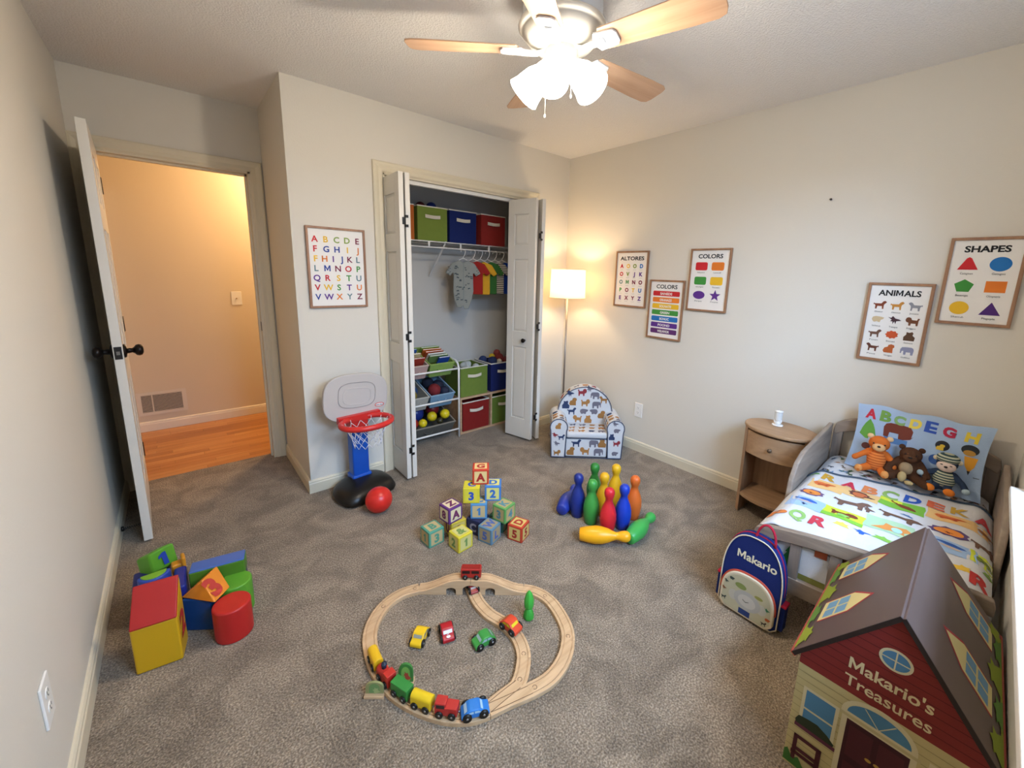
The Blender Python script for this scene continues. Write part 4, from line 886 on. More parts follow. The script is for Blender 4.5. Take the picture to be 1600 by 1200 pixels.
# pillow
pw = thing('pillow', 'light blue printed pillow with large letters ABCDEGH against the headboard', 'pillow', (2.590, .163, .492), -90)
pw.rotation_euler = (radians(-32), 0, radians(-90))
pw.rotation_euler = (Matrix.Rotation(radians(-90), 3, 'Z') @ Matrix.Rotation(radians(-18), 3, 'X')).to_euler(); pw.scale = (.89, .8, .94)
def PF(x, z, off):      # front surface of the pillow, x -.255...255, z 0..345
    a = min(1, abs(x) / .265); b = min(1, abs(z - .17) / .18); bul = .045 * (1 - a ** 3) * (1 - b ** 3)
    px_ = x * (1 + .06 * b ** 2 * a) ; return (px_, -bul - off - .002, z + (.006 * sin(x * 30) if z > .3 else 0))
pf = MB(); xs = [-.265 + .53 * i / 30 for i in range(31)]; zs = [-.01 + .36 * i / 20 for i in range(21)]
V, Fq = grid(lambda x, z: PF(x, z, 0), xs, zs); pf.add(V, Fq, FB('a4bad6', .03), sm=True)
V, Fq = grid(lambda x, z: (PF(x, z, 0)[0], -PF(x, z, 0)[1] * .8, PF(x, z, 0)[2]), xs, zs); pf.add(V, Fq, FB('8e2030'), sm=True)
pf.build('pillow_cover', pw, recalc=False)
pp = MB(); PB = '9fb6d6'
def pt(c, x, z, col): conf(pp, None, K(col), PF, .0022, .03, text=tpoly(c, x, z, .050, .05, .049, -2))
for c, x, col in (('A', -.205, 'c0263c'), ('B', -.140, '6f9a44'), ('C', -.080, '7fa566'), ('D', -.014, 'e0cc50'), ('E', .048, '2a50ac'), ('G', .118, 'a82040'), ('H', .200, 'dcc23c')): pt(c, x, .300 - .012 * (x + .2) / .4, col)
def pq(poly, x, z, w, h, col, o=.0016): conf(pp, place(poly, x, z, w, h), K(col), PF, o, .03)
pq(AN['tree'], -.205, .215, .085, .11, '5f9a3c'); pq(AN['ele'], -.075, .235, .13, .10, '6e2f20'); pq(rect(-.5, .5, -.5, .5), -.08, .18, .10, .03, '4f7ab0', .0013)
pq(ellp(0, 0, .5, .5), .105, .215, .055, .05, '22242c'); pq(AN['sit'], .10, .205, .04, .035, 'd9b33a', .0022)
pq(ellp(0, 0, .5, .5), .205, .225, .065, .05, '2c3032'); pq(ellp(0, 0, .5, .4), .205, .21, .045, .035, 'b98a3c', .0022); pq([(-.5, .5), (.5, .5), (.35, -.1), (0, -.5), (-.35, -.1)], .215, .155, .05, .075, 'd6962c'); pq([(-.3, .5), (.3, .5), (0, -.5)], .215, .115, .02, .02, '2a2622', .0022)
pq(ellp(0, 0, .5, .5), -.20, .12, .04, .035, '5a2f30'); pq(ellp(0, 0, .5, .5), .09, .14, .05, .05, '3c62a8'); pq(rect(-.5, .5, -.5, .5), .245, .10, .022, .004, '555f70')
pp.build('pillow_print', pw, recalc=False)

# ================================================================ PLUSH TOYS
def plush(name, label, loc, rz, sc, col, belly, parts):
    t = thing(name, label, 'plush toy', loc, rz, 'plush toys sitting on the bed'); t.scale = (sc, sc, sc); return t
def limb(mb, pts, rad, m): 
    for i in range(len(pts) - 1):
        for k in range(6):
            a = k / 6; p = [pts[i][j] * (1 - a) + pts[i + 1][j] * a for j in range(3)]; mb.ell(p, rad[i] * (1 - a) + rad[i + 1] * a, m, n=10, k=7)
    mb.ell(pts[-1], rad[-1], m, n=10, k=7)
def knit(name, c1, c2, sc, sharp=.1):
    m = bpy.data.materials.new(name); m.use_nodes = True; nt = m.node_tree; b = nt.nodes['Principled BSDF']; b.inputs['Roughness'].default_value = .95
    tc = nt.nodes.new('ShaderNodeTexCoord'); w = nt.nodes.new('ShaderNodeTexWave'); w.bands_direction = 'Z'; w.inputs['Scale'].default_value = sc
    nt.links.new(tc.outputs['Object'], w.inputs[0]); r = ramp(nt, [(.5 - sharp, c1), (.5 + sharp, c2)]); nt.links.new(w.outputs['Fac'], r.inputs[0]); nt.links.new(r.outputs[0], b.inputs['Base Color']); return m
OP, OP2 = FB('c9692a'), FB('d69050'); EY = K('17110f', .3)
# orange bear
p1 = plush('plush_fox', 'orange knitted plush animal with peach muzzle, leftmost on the bed', (2.550, .284, .506), -82, 1.08, None, None, None)
m_ = MB(); m_.ell((0, 0, .055), (.036, .030, .055), OP).ell((0, -.002, .135), (.040, .034, .035), OP)
limb(m_, [(-.03, 0, .09), (-.06, -.01, .065), (-.078, -.015, .05)], [.014, .012, .013], OP); limb(m_, [(.03, 0, .09), (.052, -.012, .07), (.060, -.018, .045)], [.014, .013, .015], OP)
limb(m_, [(-.02, -.01, .02), (-.05, -.045, .014), (-.058, -.06, .014)], [.018, .015, .014], OP); limb(m_, [(.02, -.01, .02), (.028, -.05, .014), (.035, -.065, .012)], [.018, .015, .014], OP)
m_.build('body', p1, remesh=.004, smooth=4)
m_ = MB().ell((0, -.012, .055), (.0355, .024, .050), knit('orange_knit', 'b9561c', 'dc7f38', 26, .3)); m_.build('belly', p1, label='ribbed orange belly')
MB().ell((0, -.030, .124), (.024, .016, .019), FB('dfae78')).build('muzzle', p1); MB().ell((0, -.046, .132), (.006, .004, .005), EY).build('nose', p1)
for s in (-1, 1):
    MB().ell((s * .020, -.031, .140), (.0035, .003, .0035), EY).build('eye', p1); MB().ell((s * .034, 0, .163), (.013, .008, .012), FB('e0b98a')).build('ear', p1)
    MB().ell(((-.058 if s < 0 else .036), -.068 if s > 0 else -.062, .017), (.015, .010, .018), OP2).build('foot', p1)
# brown bear
BR = FB('4b2f1e'); p2 = plush('plush_bear', 'dark brown plush bear with tan belly in the middle', (2.560, .164, .508), -86, .98, None, None, None)
m_ = MB(); m_.ell((0, 0, .055), (.048, .038, .055), BR).ell((0, -.006, .128), (.044, .038, .036), BR)
limb(m_, [(-.035, 0, .09), (-.066, -.02, .06), (-.074, -.03, .035)], [.018, .016, .018], BR); limb(m_, [(.035, 0, .09), (.06, -.02, .065), (.07, -.03, .045)], [.018, .015, .015], BR)
limb(m_, [(-.025, -.01, .02), (-.055, -.05, .018), (-.062, -.06, .018)], [.022, .02, .018], BR); limb(m_, [(.025, -.01, .02), (.06, -.055, .016), (.074, -.068, .015)], [.022, .02, .018], BR)
m_.build('body', p2, remesh=.0045, smooth=4)
MB().ell((-.006, -.020, .060), (.030, .024, .034), FB('a08868')).build('belly', p2, label='tan belly patch'); MB().ell((0, -.034, .118), (.028, .016, .019), FB('553622')).build('muzzle', p2)
MB().ell((0, -.050, .126), (.008, .005, .005), EY).build('nose', p2)
for s in (-1, 1): MB().ell((s * .020, -.038, .137), (.003, .003, .003), EY).build('eye', p2); MB().ell((s * .036, 0, .158), (.013, .008, .013), BR).build('ear', p2)
MB().ell((-.016, -.062, .028), (.017, .014, .026), FB('b8a070')).build('foot', p2, label='tan foot'); MB().ell((.012, -.075, .010), (.017, .013, .010), FB('b8a070')).build('foot', p2, label='tan foot')
# striped monkey
ST = knit('green_cream_stripes', '2e4648', 'b9b79c', 30, .06)
p3 = plush('plush_monkey', 'pale faced plush in green striped hat and sweater, rightmost on the bed', (2.560, .040, .506), -92, 1.10, None, None, None)
NB = FB('2d3a50'); m_ = MB(); m_.ell((0, 0, .045), (.034, .028, .045), NB).ell((0, -.002, .120), (.034, .030, .032), NB)
limb(m_, [(-.025, 0, .075), (-.055, -.012, .06), (-.068, -.02, .055)], [.013, .012, .012], NB); limb(m_, [(.025, 0, .075), (.055, -.01, .05), (.068, -.015, .03)], [.013, .012, .012], NB)
limb(m_, [(-.015, -.01, .018), (-.03, -.045, .014)], [.016, .013], NB); limb(m_, [(.015, -.01, .018), (.025, -.048, .014)], [.016, .013], NB)
m_.build('body', p3, remesh=.004, smooth=4)
MB().ell((0, -.001, .050), (.036, .031, .044), ST).build('sweater', p3, label='green and cream striped sweater'); MB().ell((0, -.020, .110), (.030, .018, .023), FB('dcc4b4')).build('face', p3, label='pale pink face')
MB().ell((0, .0, .140), (.037, .034, .022), ST).build('hat', p3, label='green and cream striped hat'); MB().ell((0, -.040, .113), (.006, .004, .0045), EY).build('nose', p3)
for s in (-1, 1):
    MB().ell((s * .014, -.036, .120), (.0045, .002, .002), EY).build('eye', p3); MB().ell((s * .036, 0, .132), (.009, .006, .010), FB('d8c8a8')).build('ear', p3)
    MB().ell((s * .070, -.022, .056 if s < 0 else .028), (.013, .011, .012), FB('a8bcc4')).build('hand', p3, label='pale blue hand')
    MB().ell((s * .030 - .004, -.058, .017), (.018, .013, .015), FB('d87a2c')).build('foot', p3, label='orange foot')

# ================================================================ BACKPACK
bp_ = thing('backpack', 'navy blue child backpack with red handle leaning on the bed footboard', 'backpack', (1.703, .513, 0), -90)
bp_.scale = (1.05, .78, 1.06)
bp_.rotation_euler = (Matrix.Rotation(radians(-91), 3, 'Z') @ Matrix.Rotation(radians(-2), 3, 'X')).to_euler()
NVB = FB('1c2a66', .05); CRM = K('d9cdb4'); REDB = FB('b3263c')
def dome(w, h, r, z0=0, n=12):
    P = [(w, z0 + .02), (w, z0 + h - r)]
    P += [(w * (1 - 0) * cos(a) ** .75 if cos(a) > 1e-6 else 0, z0 + h - r + r * sin(a) ** .9 if sin(a) > 0 else z0 + h - r) for a in [pi / 2 * i / n for i in range(1, n + 1)]]
    L = [(-x, z) for x, z in P[::-1][1:]]
    P = [(w - .02, z0)] + P + L + [(-(w - .02), z0)]
    return P
D1 = dome(.118, .355, .20)
MB().prism(D1, -.075, 0.0, NVB, RX).build('main_body', bp_, bevel=.016, seg=3)
MB().tube([(x, -.001, z) for x, z in [(a * .97, b * .975 + .004) for a, b in D1]], .0028, CRM, 6, True).build('front_piping', bp_, label='cream front piping')
MB().tube([(a * .985, .030, b * .995 + .003) for a, b in D1 if b > .15], .0032, REDB, 6).build('zipper', bp_, label='red zipper line')
P1 = dome(.104, .180, .11, .012)
MB().prism(P1, -.004, .026, FB('d0c4aa'), RX).build('front_pocket', bp_, bevel=.007, seg=3)
MB().tube([(x * .955, -.0235, z * .96 + .003) for x, z in P1], .0024, CRM, 6, True).tube([(x * 1.0, -.014, z + .001) for x, z in P1 if z > .05], .0058, K('b04430'), 6).build('pocket_piping', bp_, label='cream and red pocket piping')
bpp = MB(); TP = Tm(0, -.0265, 0) @ RX
bpp.flat([(x * .90, z * .90 + .008) for x, z in P1], .0004, K('b3ae92'), TP)
bpp.flat(ellp(.005, .085, .052, .040), .0008, K('a9a8a4'), TP); bpp.flat(ellp(-.05, .083, .018, .022), .0007, K('b4b2a6'), TP); bpp.flat(ellp(.06, .083, .018, .022), .0007, K('b4b2a6'), TP)
bpp.flat(ellp(.004, .083, .034, .026), .0012, K('bcbab2'), TP); bpp.flat(rect(-.022, .022, .02, .044), .001, K('24386e'), TP); bpp.flat(ellp(-.025, .135, .022, .012), .001, K('7f8a4a'), TP); bpp.flat(ellp(.045, .125, .016, .007), .001, K('8a8a48'), TP)
bpp.add([(x, -.0265 - .0016, z) for x, z in [(-.012, .086), (0, .080), (.013, .086), (.012, .083), (0, .077), (-.012, .083)]], [(0, 1, 4, 5), (1, 2, 3, 4)], K('4a4440'))
for x, z, c, kd in ((-.082, .125, '33403c', 'bird'), (-.062, .148, '33403c', 'sheep'), (-.088, .09, '7d4a2a', 'bird'), (-.085, .05, '33403c', 'dog'), (.080, .095, '2f6a4a', 'bird'), (.086, .058, 'a8552c', 'sheep'), (.075, .035, '3a3430', 'dog')): bpp.flat(place(AN[kd], x, z, .022, .022), .001, K(c), TP)
bpp.build('pocket_print', bp_, recalc=False)
tx = MB(); tx.text('Makario', .012, .243, .033, K('e2dcc0'), RX, z=.0012, bold=.025, w=.150); tx.build('name_lettering', bp_, recalc=False, label='cream lettering reading Makario')
MB().tube([(.036 * cos(a) + .028, .020, .340 + .075 * sin(a)) for a in [pi * i / 14 for i in range(15)]], .0085, REDB, 8, flat=.5).build('top_handle', bp_, label='red carry handle')
for s in (1, -1):
    MB().box(s * .112, s * .132, .012, .066, .02, .125, NVB).build('side_pocket', bp_, bevel=.006); MB().box(s * .112, s * .134, .008, .070, .122, .132, REDB).build('pocket_trim', bp_, bevel=.003, label='red pocket trim')

# ================================================================ PLAYHOUSE BOX
ph = thing('toy_house_box', 'toy storage house with brown gable roof and painted red and yellow front', 'toy house', (1.248, .032, 0), -89.3)
CARD = M('cream_siding', 'b9ab78', .6); REDS = M('red_siding', '7a2420', .6); ROOF = M('roof_print', '5a4842', .42, var=.05, vs=4); EDGE = M('roof_edge', '241a17', .5)
RDG, EVE, HW, HE, DPH = .640, .378, .186, .200, .522
zw = EVE + (HE - HW) * (RDG - EVE) / HE
gab = [(-HW, 0), (HW, 0), (HW, zw), (0, RDG - .004), (-HW, zw)]
MB().prism(gab, -DPH, 0, CARD, RX).build('house_body', ph)
for s, nm in ((-1, 'left'), (1, 'right')):
    sl = Vector((s * HE, 0, EVE - RDG)); ln = sl.length
    T_ = Matrix(((s * HE / ln, 0, s * -(EVE - RDG) / ln, 0), (0, 1, 0, 0), ((EVE - RDG) / ln, 0, HE / ln, RDG), (0, 0, 0, 1)))
    # local x runs down the slope, y along the ridge, z outwards
    rf = MB().box(0, ln, -.015, DPH + .015, -.002, .006, ROOF, T_).build('roof_panel', ph, bevel=.001, seg=1)
    MB().box(0, ln, -.0175, -.0145, -.004, .007, EDGE, T_).build('roof_edge', rf); MB().box(ln - .003, ln + .004, -.016, DPH + .016, -.006, .008, M('eave_red', 'a8483a', .5), T_).build('eave_strip', rf, label='red eave strip')
    dp_ = MB(); RT, CW_, SKY, BU_ = K('a83a40'), K('d8cc90'), K('6f9cc0'), [K('8a9a2c'), K('5f8a38')]
    def rfl(poly, o, m): dp_.flat([(b, a) for a, b in poly], .0062 + o, m, T_)      # poly given as (along ridge, down slope)
    for (y0, sk) in (((.12), 1), ((.385), 1)):
        # dormer: gable lies up-slope, drawn skewed like the print
        a0, a1 = y0, y0 + .105; t0 = .185; b0 = .285; pk = .118
        rfl([(a0 - .006, b0 + .004), (a1 + .006, b0 + .004), (a1 + .006, t0 - .004), ((a0 + a1) / 2, pk - .01), (a0 - .006, t0 - .004)], .0003, RT)
        rfl([(a0, b0 + .004), (a1, b0 + .004), (a1, t0), ((a0 + a1) / 2, pk + .002), (a0, t0)], .0006, CW_)
        for i in range(2):
            for j in range(2):
                x0 = a0 + .009 + i * .047; z0 = t0 + .010 + j * .043; rfl(rect(x0, x0 + .040, z0, z0 + .036), .001, SKY)
    for k, (a, b, w_, h_) in enumerate(((.055, .305, .10, .05), (.175, .315, .12, .045), (.30, .300, .12, .06), (.43, .315, .14, .045), (.50, .300, .07, .06))):
        rfl([(x, min(z, ln - .001)) for x, z in place([(x, -y_) for x, y_ in AN['leaf']], a, b, w_, h_)], .0014, BU_[k % 2])
    rfl(rect(.0, .51, .318, ln - .001), .0012, BU_[0])
    dp_.build('roof_print', rf, recalc=False)
fr2 = MB(); T_ = RX
def hf_(poly, o, m): fr2.flat(poly, o, m, T_)
zr = .352; slope = (RDG - zw) / HW
hf_([(-HW, zr), (HW, zr), (HW, zw), (0, RDG - .006), (-HW, zw)], .0004, REDS)
LN, LR = K('8d8158'), K('4c1412'); z = .022
while z < zr - .01: hf_(rect(-HW, HW, z, z + .0016), .0006, LN); z += .0235
z = zr + .024
while z < RDG - .03:
    hw = min(HW, (RDG - .008 - z) / slope); hf_(rect(-hw, hw, z, z + .0016), .0008, LR); z += .0245
WT, SK = K('c9bf98'), K('4a7a98')
hf_(ellp(.004, .512, .033, .030, 28), .0012, WT); hf_(ellp(.004, .512, .027, .024, 28), .0016, SK); hf_(rect(-.023, .031, .5105, .5135), .002, WT); hf_(rect(.0025, .0055, .488, .536), .002, WT)
fr2.text("Makario's", .002, .425, .033, K('d2c296'), T_, z=.0014, bold=.02, w=.165); fr2.text('Treasures', .002, .374, .033, K('d2c296'), T_, z=.0014, bold=.012, w=.172)
hf_(rect(-.165, -.080, .155, .288), .001, WT); hf_(rect(-.157, -.088, .222, .280), .0014, SK); hf_(rect(-.157, -.088, .162, .216), .0014, SK)
hf_([(-.172, .168), (-.165, .185), (-.14, .190), (-.12, .192), (-.095, .180), (-.078, .165), (-.08, .155), (-.17, .155)], .0018, K('2a331c')); hf_(rect(-.172, -.074, .146, .158), .0022, K('5a2a3a'))
arc = [(.074 * cos(a), .285 + .062 * sin(a)) for a in [pi * i / 18 for i in range(19)]]; hf_([(.078 * a / .074, b + .008 if b > .29 else b) for a, b in arc], .001, WT); hf_([(a * .88, .297 + (b - .285) * .72) for a, b in arc], .0014, SK)
for a in (60, 120): hf_([(.0, .296), (.003, .296), (.062 * cos(radians(a)) + .0015, .297 + .043 * sin(radians(a))), (.062 * cos(radians(a)) - .0015, .297 + .043 * sin(radians(a)))], .0018, WT)
hf_(rect(-.074, .078, .0, .290), .0011, WT); hf_(rect(-.080, .084, .281, .290), .0016, K('b5a87c')); hf_(rect(-.062, .066, .0, .276), .0016, K('3a1218'))
for x0 in (-.054, .008):
    for z0, z1 in ((.165, .262), (.03, .145)): hf_(rect(x0, x0 + .05, z0, z1), .002, K('481a20'))
for x in (-.006, .012): hf_(ellp(x, .192, .007, .005, 12), .0024, K('b08a3c'))
BNC = K('4a1c20')
for poly in (rect(-.168, -.158, .03, .118), rect(-.112, -.100, .03, .118), rect(-.168, -.10, .108, .120), rect(-.168, -.10, .066, .078), rect(-.17, -.098, .05, .062)): hf_(poly, .0024, BNC)
hf_([(-HW, .008), (-.10, .008), (-.12, .03), (-.135, .022), (-.15, .045), (-.165, .03), (-.178, .055), (-HW, .045)], .002, K('3a6a2a'))
hf_(rect(.098, .165, .17, .30), .001, WT); hf_(rect(.106, .158, .18, .29), .0014, SK)
fr2.build('front_print', ph, recalc=False, label='printed front with name, windows and double door')

# ================================================================ ALPHABET BLOCKS
def letter_block(label, x, y_, z, rz, rimc, facec, txt, inkc, s=.09, ang='corner'):
    """txt = (left/front face, right face, top face)"""
    t = thing('alphabet_block', label, 'toy block', (x, y_, z), rz, 'alphabet blocks stacked in a pyramid'); h = s / 2
    MB().box(-h, h, -h, h, 0, s - .0004, K(rimc, .6)).build('cube', t, bevel=.004)
    faces = [(Tm(0, -h, h) @ RX, txt[0]), (Tm(h, 0, h) @ Rz(90) @ RX, txt[1]), (Tm(0, 0, s), txt[2]), (Tm(-h, 0, h) @ Rz(-90) @ RX, txt[3] if len(txt) > 3 else txt[1]), (Tm(0, h, h) @ Rz(180) @ RX, txt[0])]
    p = MB(); ic = K(inkc)
    for T_, c in faces:
        p.flat(rect(-h * .76, h * .76, -h * .76, h * .76), .0003, K(facec), T_); p.text(c, 0, -s * .25, s * .50, ic, T_, z=.0007, bold=.05, sx=1)
    p.build('face_print', t, recalc=False)
LB = letter_block
def cc(cx_, cy_, rot, s=.09): a = radians(rot); return cx_ + .5 * s * (cos(a) - sin(a)), cy_ + .5 * s * (sin(a) + cos(a))
# (front corner x, y, z, rz, ...) a face looks left of the corner (local -x) and one right (local -y)
specs = [
 ('teal green bordered block with 3, front left of the pyramid', .866, 1.767, 0, 4, '4f9078', 'b8a070', ('3', '1', 'B', '1'), '4f8a70'),
 ('yellow block with 2 and 1, front middle of the pyramid', .963, 1.637, 0, 5, 'cdbb30', 'c9bd74', ('1', '1', '&', '2'), '6f8a48'),
 ('faded blue grey block with 5 in front row', 1.130, 1.584, 0, 20, '5d7f92', 'a08c68', ('L', 'A', 'W', '5'), '4c5f98'),
 ('red bordered block with 5, front right of the pyramid', 1.264, 1.496, 0, 22, 'b83a22', 'cdb468', ('5', '5', 'D', '5'), 'a02a20'),
 ('purple bordered block with 8 and A on the left side', .981, 1.764, .09, 8, '5f2f70', 'd6c69c', ('A', '8', 'Z', '8'), '6a2650'),
 ('green bordered block with 3 and 4 on the right side', 1.215, 1.581, .09, 14, '5f9a50', 'b09a68', ('4', '4', 'K', '3'), '4f7f88')]
for l, x, y_, z, rz, a, b, c, d in specs:
    X, Y = cc(x, y_, rz); LB(l, X, Y, z, rz, a, b, c, d)
def cf(x, y_, rot, s=.09): a = radians(rot); return x + .5 * s * (cos(a) - sin(a)), y_ + .5 * s * (sin(a) + cos(a))   # x,y = front-left bottom corner of front face
for l, x, y_, z, rz, a, b, c, d in (
 ('light blue block with 1 in the middle of the pyramid', 1.099, 1.742, .09, -38, '4f86b0', 'c0a878', ('1', 'A', 'C', 'D'), '3f78a8'),
 ('yellow block with blue 3, third layer left', 1.070, 1.772, .18, -37, 'cfc02c', 'd2c43c', ('3', 'B', 'C', 'R'), '2f4fa8'),
 ('blue bordered block with 2, third layer right', 1.176, 1.719, .18, -38, '3f76b8', 'd3cc74', ('2', 'B', 'D', 'A'), '3268b0'),
 ('red block with A on top of the pyramid', 1.130, 1.771, .27, -35, 'c23a22', 'dcbf80', ('A', 'B', 'G', 'E'), 'a82620')):
    X, Y = cf(x, y_, rz); LB(l, X, Y, z, rz, a, b, c, d)
LB('yellow block with a purple letter half hidden behind the front row', 1.042, 1.808, 0, -3, 'bfa634', 'c9b060', ('S', 'O', 'O', 'U'), '7a2a50')
LB('dark navy block hidden low in the middle of the pyramid', 1.148, 1.742, 0, 20, '20264a', '2c2c48', ('N', 'E', 'F', 'C'), '8a8490', s=.0899)
LB('dark green block hidden low at the back right of the pyramid', 1.262, 1.690, 0, 22, '2f5a48', '7d7a58', ('T', 'H', 'J', 'C'), '2a4a40', s=.0899)

# ================================================================ BOWLING PINS
PINP = [(0, 0), (.030, 0), (.034, .004), (.041, .04), (.047, .085), (.045, .12), (.036, .155), (.024, .182), (.0195, .197), (.021, .210), (.027, .225), (.0295, .243), (.027, .258), (.018, .269), (.008, .273), (0, .2735)]
def pin(label, x, y_, hexc, lie=None, heading=0):
    me = MB().lathe(PINP, K(hexc, .35), 28); o = me.build('bowling_pin'); tag(o, label, 'bowling pin', 'plastic toy bowling pins')
    if lie is None: o.location = (x, y_, 0)
    else:
        a = radians(heading); o.matrix_world = Matrix.Translation((x, y_, .0425)) @ Matrix.Rotation(a, 4, 'Z') @ Matrix.Rotation(radians(90 - 3.6), 4, 'Y')
for l, x, y_, c in (('dark blue bowling pin standing leftmost', 1.690, 1.490, '1d2f7c'), ('green bowling pin standing tallest at the back', 1.872, 1.520, '2f7d32'), ('lighter green bowling pin standing in front of the other green one', 1.700, 1.390, '3f9440'),
        ('yellow bowling pin standing behind the red one', 1.820, 1.400, 'e0a820'), ('yellow bowling pin standing at the back right', 1.965, 1.425, 'e3b020'), ('red bowling pin standing in the front', 1.704, 1.270, 'cc2630'),
        ('bright blue bowling pin standing right of the red one', 1.802, 1.240, '1a3cae'), ('orange bowling pin standing rightmost', 1.935, 1.262, 'd8682a')): pin(l, x, y_, c)
pin('blue bowling pin lying on its side at the far left', 1.605, 1.540, '24368f', 1, 25)
pin('yellow bowling pin lying on its side in front', 1.525, 1.318, 'f0a818', 1, -50)
pin('green bowling pin lying on its side, front right', 1.700, 1.120, '3fa04a', 1, 6)

# ================================================================ WOODEN TRAIN SET
TW = wood('beech_track', 'b8946c', 'cfac84', 0, 7, .5)
def catmull(P, n=8, closed=False):
    out = []; N = len(P)
    for i in range(N if closed else N - 1):
        p = [Vector(P[(i + k) % N]) if closed else Vector(P[max(0, min(N - 1, i + k))]) for k in (-1, 0, 1, 2)]
        for j in range(n):
            t = j / n; out.append(.5 * ((2 * p[1]) + (-p[0] + p[2]) * t + (2 * p[0] - 5 * p[1] + 4 * p[2] - p[3]) * t * t + (-p[0] + 3 * p[1] - 3 * p[2] + p[3]) * t ** 3))
    if not closed: out.append(Vector(P[-1]))
    return out
HWT = .0265; TH = .016
TPROF = [(-HWT, 0), (-HWT, TH - .001), (-HWT + .001, TH), (-.017, TH), (-.017, TH - .003), (-.0135, TH - .003), (-.0135, TH), (.0135, TH), (.0135, TH - .003), (.017, TH - .003), (.017, TH), (HWT - .001, TH), (HWT, TH - .001), (HWT, 0)]
def track(label, pts, name='track_piece', zf=None, bottom=0, kp=True):
    mb = MB(); rings = []
    for i, p in enumerate(pts):
        a = pts[max(0, i - 1)]; b = pts[min(len(pts) - 1, i + 1)]; t = (b - a); t.z = 0; t.normalize(); nrm = Vector((t.y, -t.x, 0))
        rings.append([tuple(p + nrm * w + Vector((0, 0, h if h > .001 or p.z < .001 else h))) for w, h in TPROF])
    mb.loft(rings, TW, sm=False); t_ = thing(name, label, 'toy track', (0, 0, 0), 0, 'wooden train track pieces'); mb.build('rail_board', t_)
    if kp:   # connector peg outline at the end
        e = pts[-1]; a = pts[-3]; d = (e - a).normalized(); n_ = Vector((d.y, -d.x, 0)); c = e - d * .018
        MB().tube([c + (d * cos(an) + n_ * sin(an)) * .0075 + Vector((0, 0, TH + .0003)) for an in [radians(30 + 300 * k / 12) for k in range(13)]], .0009, K('5a4028'), 4).build('connector', t_, label='round connector outline')
    return t_
loop = [(.640, .905, 0), (.587, .928, 0), (.527, .980, 0), (.468, 1.070, 0), (.430, 1.168, 0), (.416, 1.275, 0), (.425, 1.370, 0), (.447, 1.440, 0), (.490, 1.500, 0), (.552, 1.545, 0), (.625, 1.560, 0), (.700, 1.540, 0)]
right = [(1.060, 1.235, 0), (1.092, 1.190, 0), (1.108, 1.120, 0), (1.095, 1.040, 0), (1.060, .955, 0), (1.005, .898, 0), (.935, .862, 0), (.860, .850, 0), (.785, .863, 0)]
Lc = catmull(loop, 6); Rc = catmull(right, 6)
def split(C_, cuts, labels):
    for a, b, l in zip(cuts[:-1], cuts[1:], labels): track(l, C_[a:b + 1])
split(Lc, [0, 18, 36, 54, 66], ['curved wooden track under the red and yellow train cars', 'curved wooden track on the far left of the loop', 'curved wooden track at the upper left of the loop', 'short wooden track leading up to the bridge from the left'])
split(Rc, [0, 12, 28, 48], ['curved wooden track right after the bridge', 'curved wooden track at the right edge of the loop', 'curved wooden track at the lower right of the loop'])
inner = [(.90, 1.45, 0), (.880, 1.375, 0), (.862, 1.30, 0), (.862, 1.22, 0), (.882, 1.140, 0), (.884, 1.062, 0), (.858, .988, 0), (.810, .935, 0), (.765, .905, 0)]
Ic = catmull(inner, 6); split(Ic, [0, 24, 38, 48], ['wavy inner track coming out from under the bridge', 'inner curved track below the orange car', 'inner curved track joining the switch'])
# switch piece
sw = MB(); sp_ = [(.640, .905), (.785, .863), (.765, .905)]
def off(p, d, w): n_ = Vector((d[1], -d[0])).normalized(); return (p[0] + n_.x * w, p[1] + n_.y * w)
sw.prism([(.632, .879), (.700, .862), (.780, .8365), (.790, .8895), (.779, .884), (.752, .928), (.700, .931), (.648, .931)], 0, TH, TW)
swt = thing('track_switch', 'wooden Y shaped switch track at the bottom of the loop', 'toy track', (0, 0, 0), 0, 'wooden train track pieces'); sw.build('rail_board', swt, bevel=.001)
gr = MB(); GK = K('7d5d3c')
for P in (catmull([(.640, .905, 0), (.70, .887, 0), (.785, .863, 0)], 6), catmull([(.640, .905, 0), (.70, .906, 0), (.765, .905, 0)], 6)):
    for w in (-.0152, .0152): gr.tube([(p.x + w * .1, p.y + w, TH + .0002) for p in P], .0012, GK, 4)
gr.build('groove', swt, label='dark rail grooves')
# bridge: curved deck on an arched block
B0, B1 = Vector((.700, 1.540, 0)), Vector((1.060, 1.235, 0)); bd = (B1 - B0); bl = bd.length; ba = atan2(bd.y, bd.x)
br = thing('track_bridge', 'arched wooden train bridge with tunnel openings at the top of the loop', 'toy bridge', (B0.x, B0.y, 0), math.degrees(ba), None)
def zb(s): t = s / bl; return .056 * (.5 - .5 * cos(2 * pi * min(1, max(0, t)))) ** .9
def zb(s):
    t = s / bl; a = min(t, 1 - t) / .38; a = max(0, min(1, a)); return .056 * (3 * a * a - 2 * a ** 3)
n = 40; rings = [[(bl * i / n, w, h + zb(bl * i / n)) for w, h in TPROF] for i in range(n + 1)]
MB().loft(rings, TW, sm=False).build('deck', br)
def archcut(c, w, h, m_=8): return [(c - w, 0)] + [(c - w * cos(pi * k / m_), h - w * .6 + w * .6 * sin(pi * k / m_)) for k in range(m_ + 1)] + [(c + w, 0)]
for s in (-1, 1):
    prof = [(0, 0)]
    for c, w, h in ((bl * .315, .022, .036), (bl * .5, .036, .048), (bl * .685, .022, .036)): prof += archcut(c, w, h)
    prof += [(bl, 0)] + [(bl * i / 24, zb(bl * i / 24) + .001) for i in range(24, -1, -1)]
    y0 = -.0255 if s < 0 else .0175; MB().prism(prof, -(y0 + .008), -y0, TW, RX).build('arch_side', br)
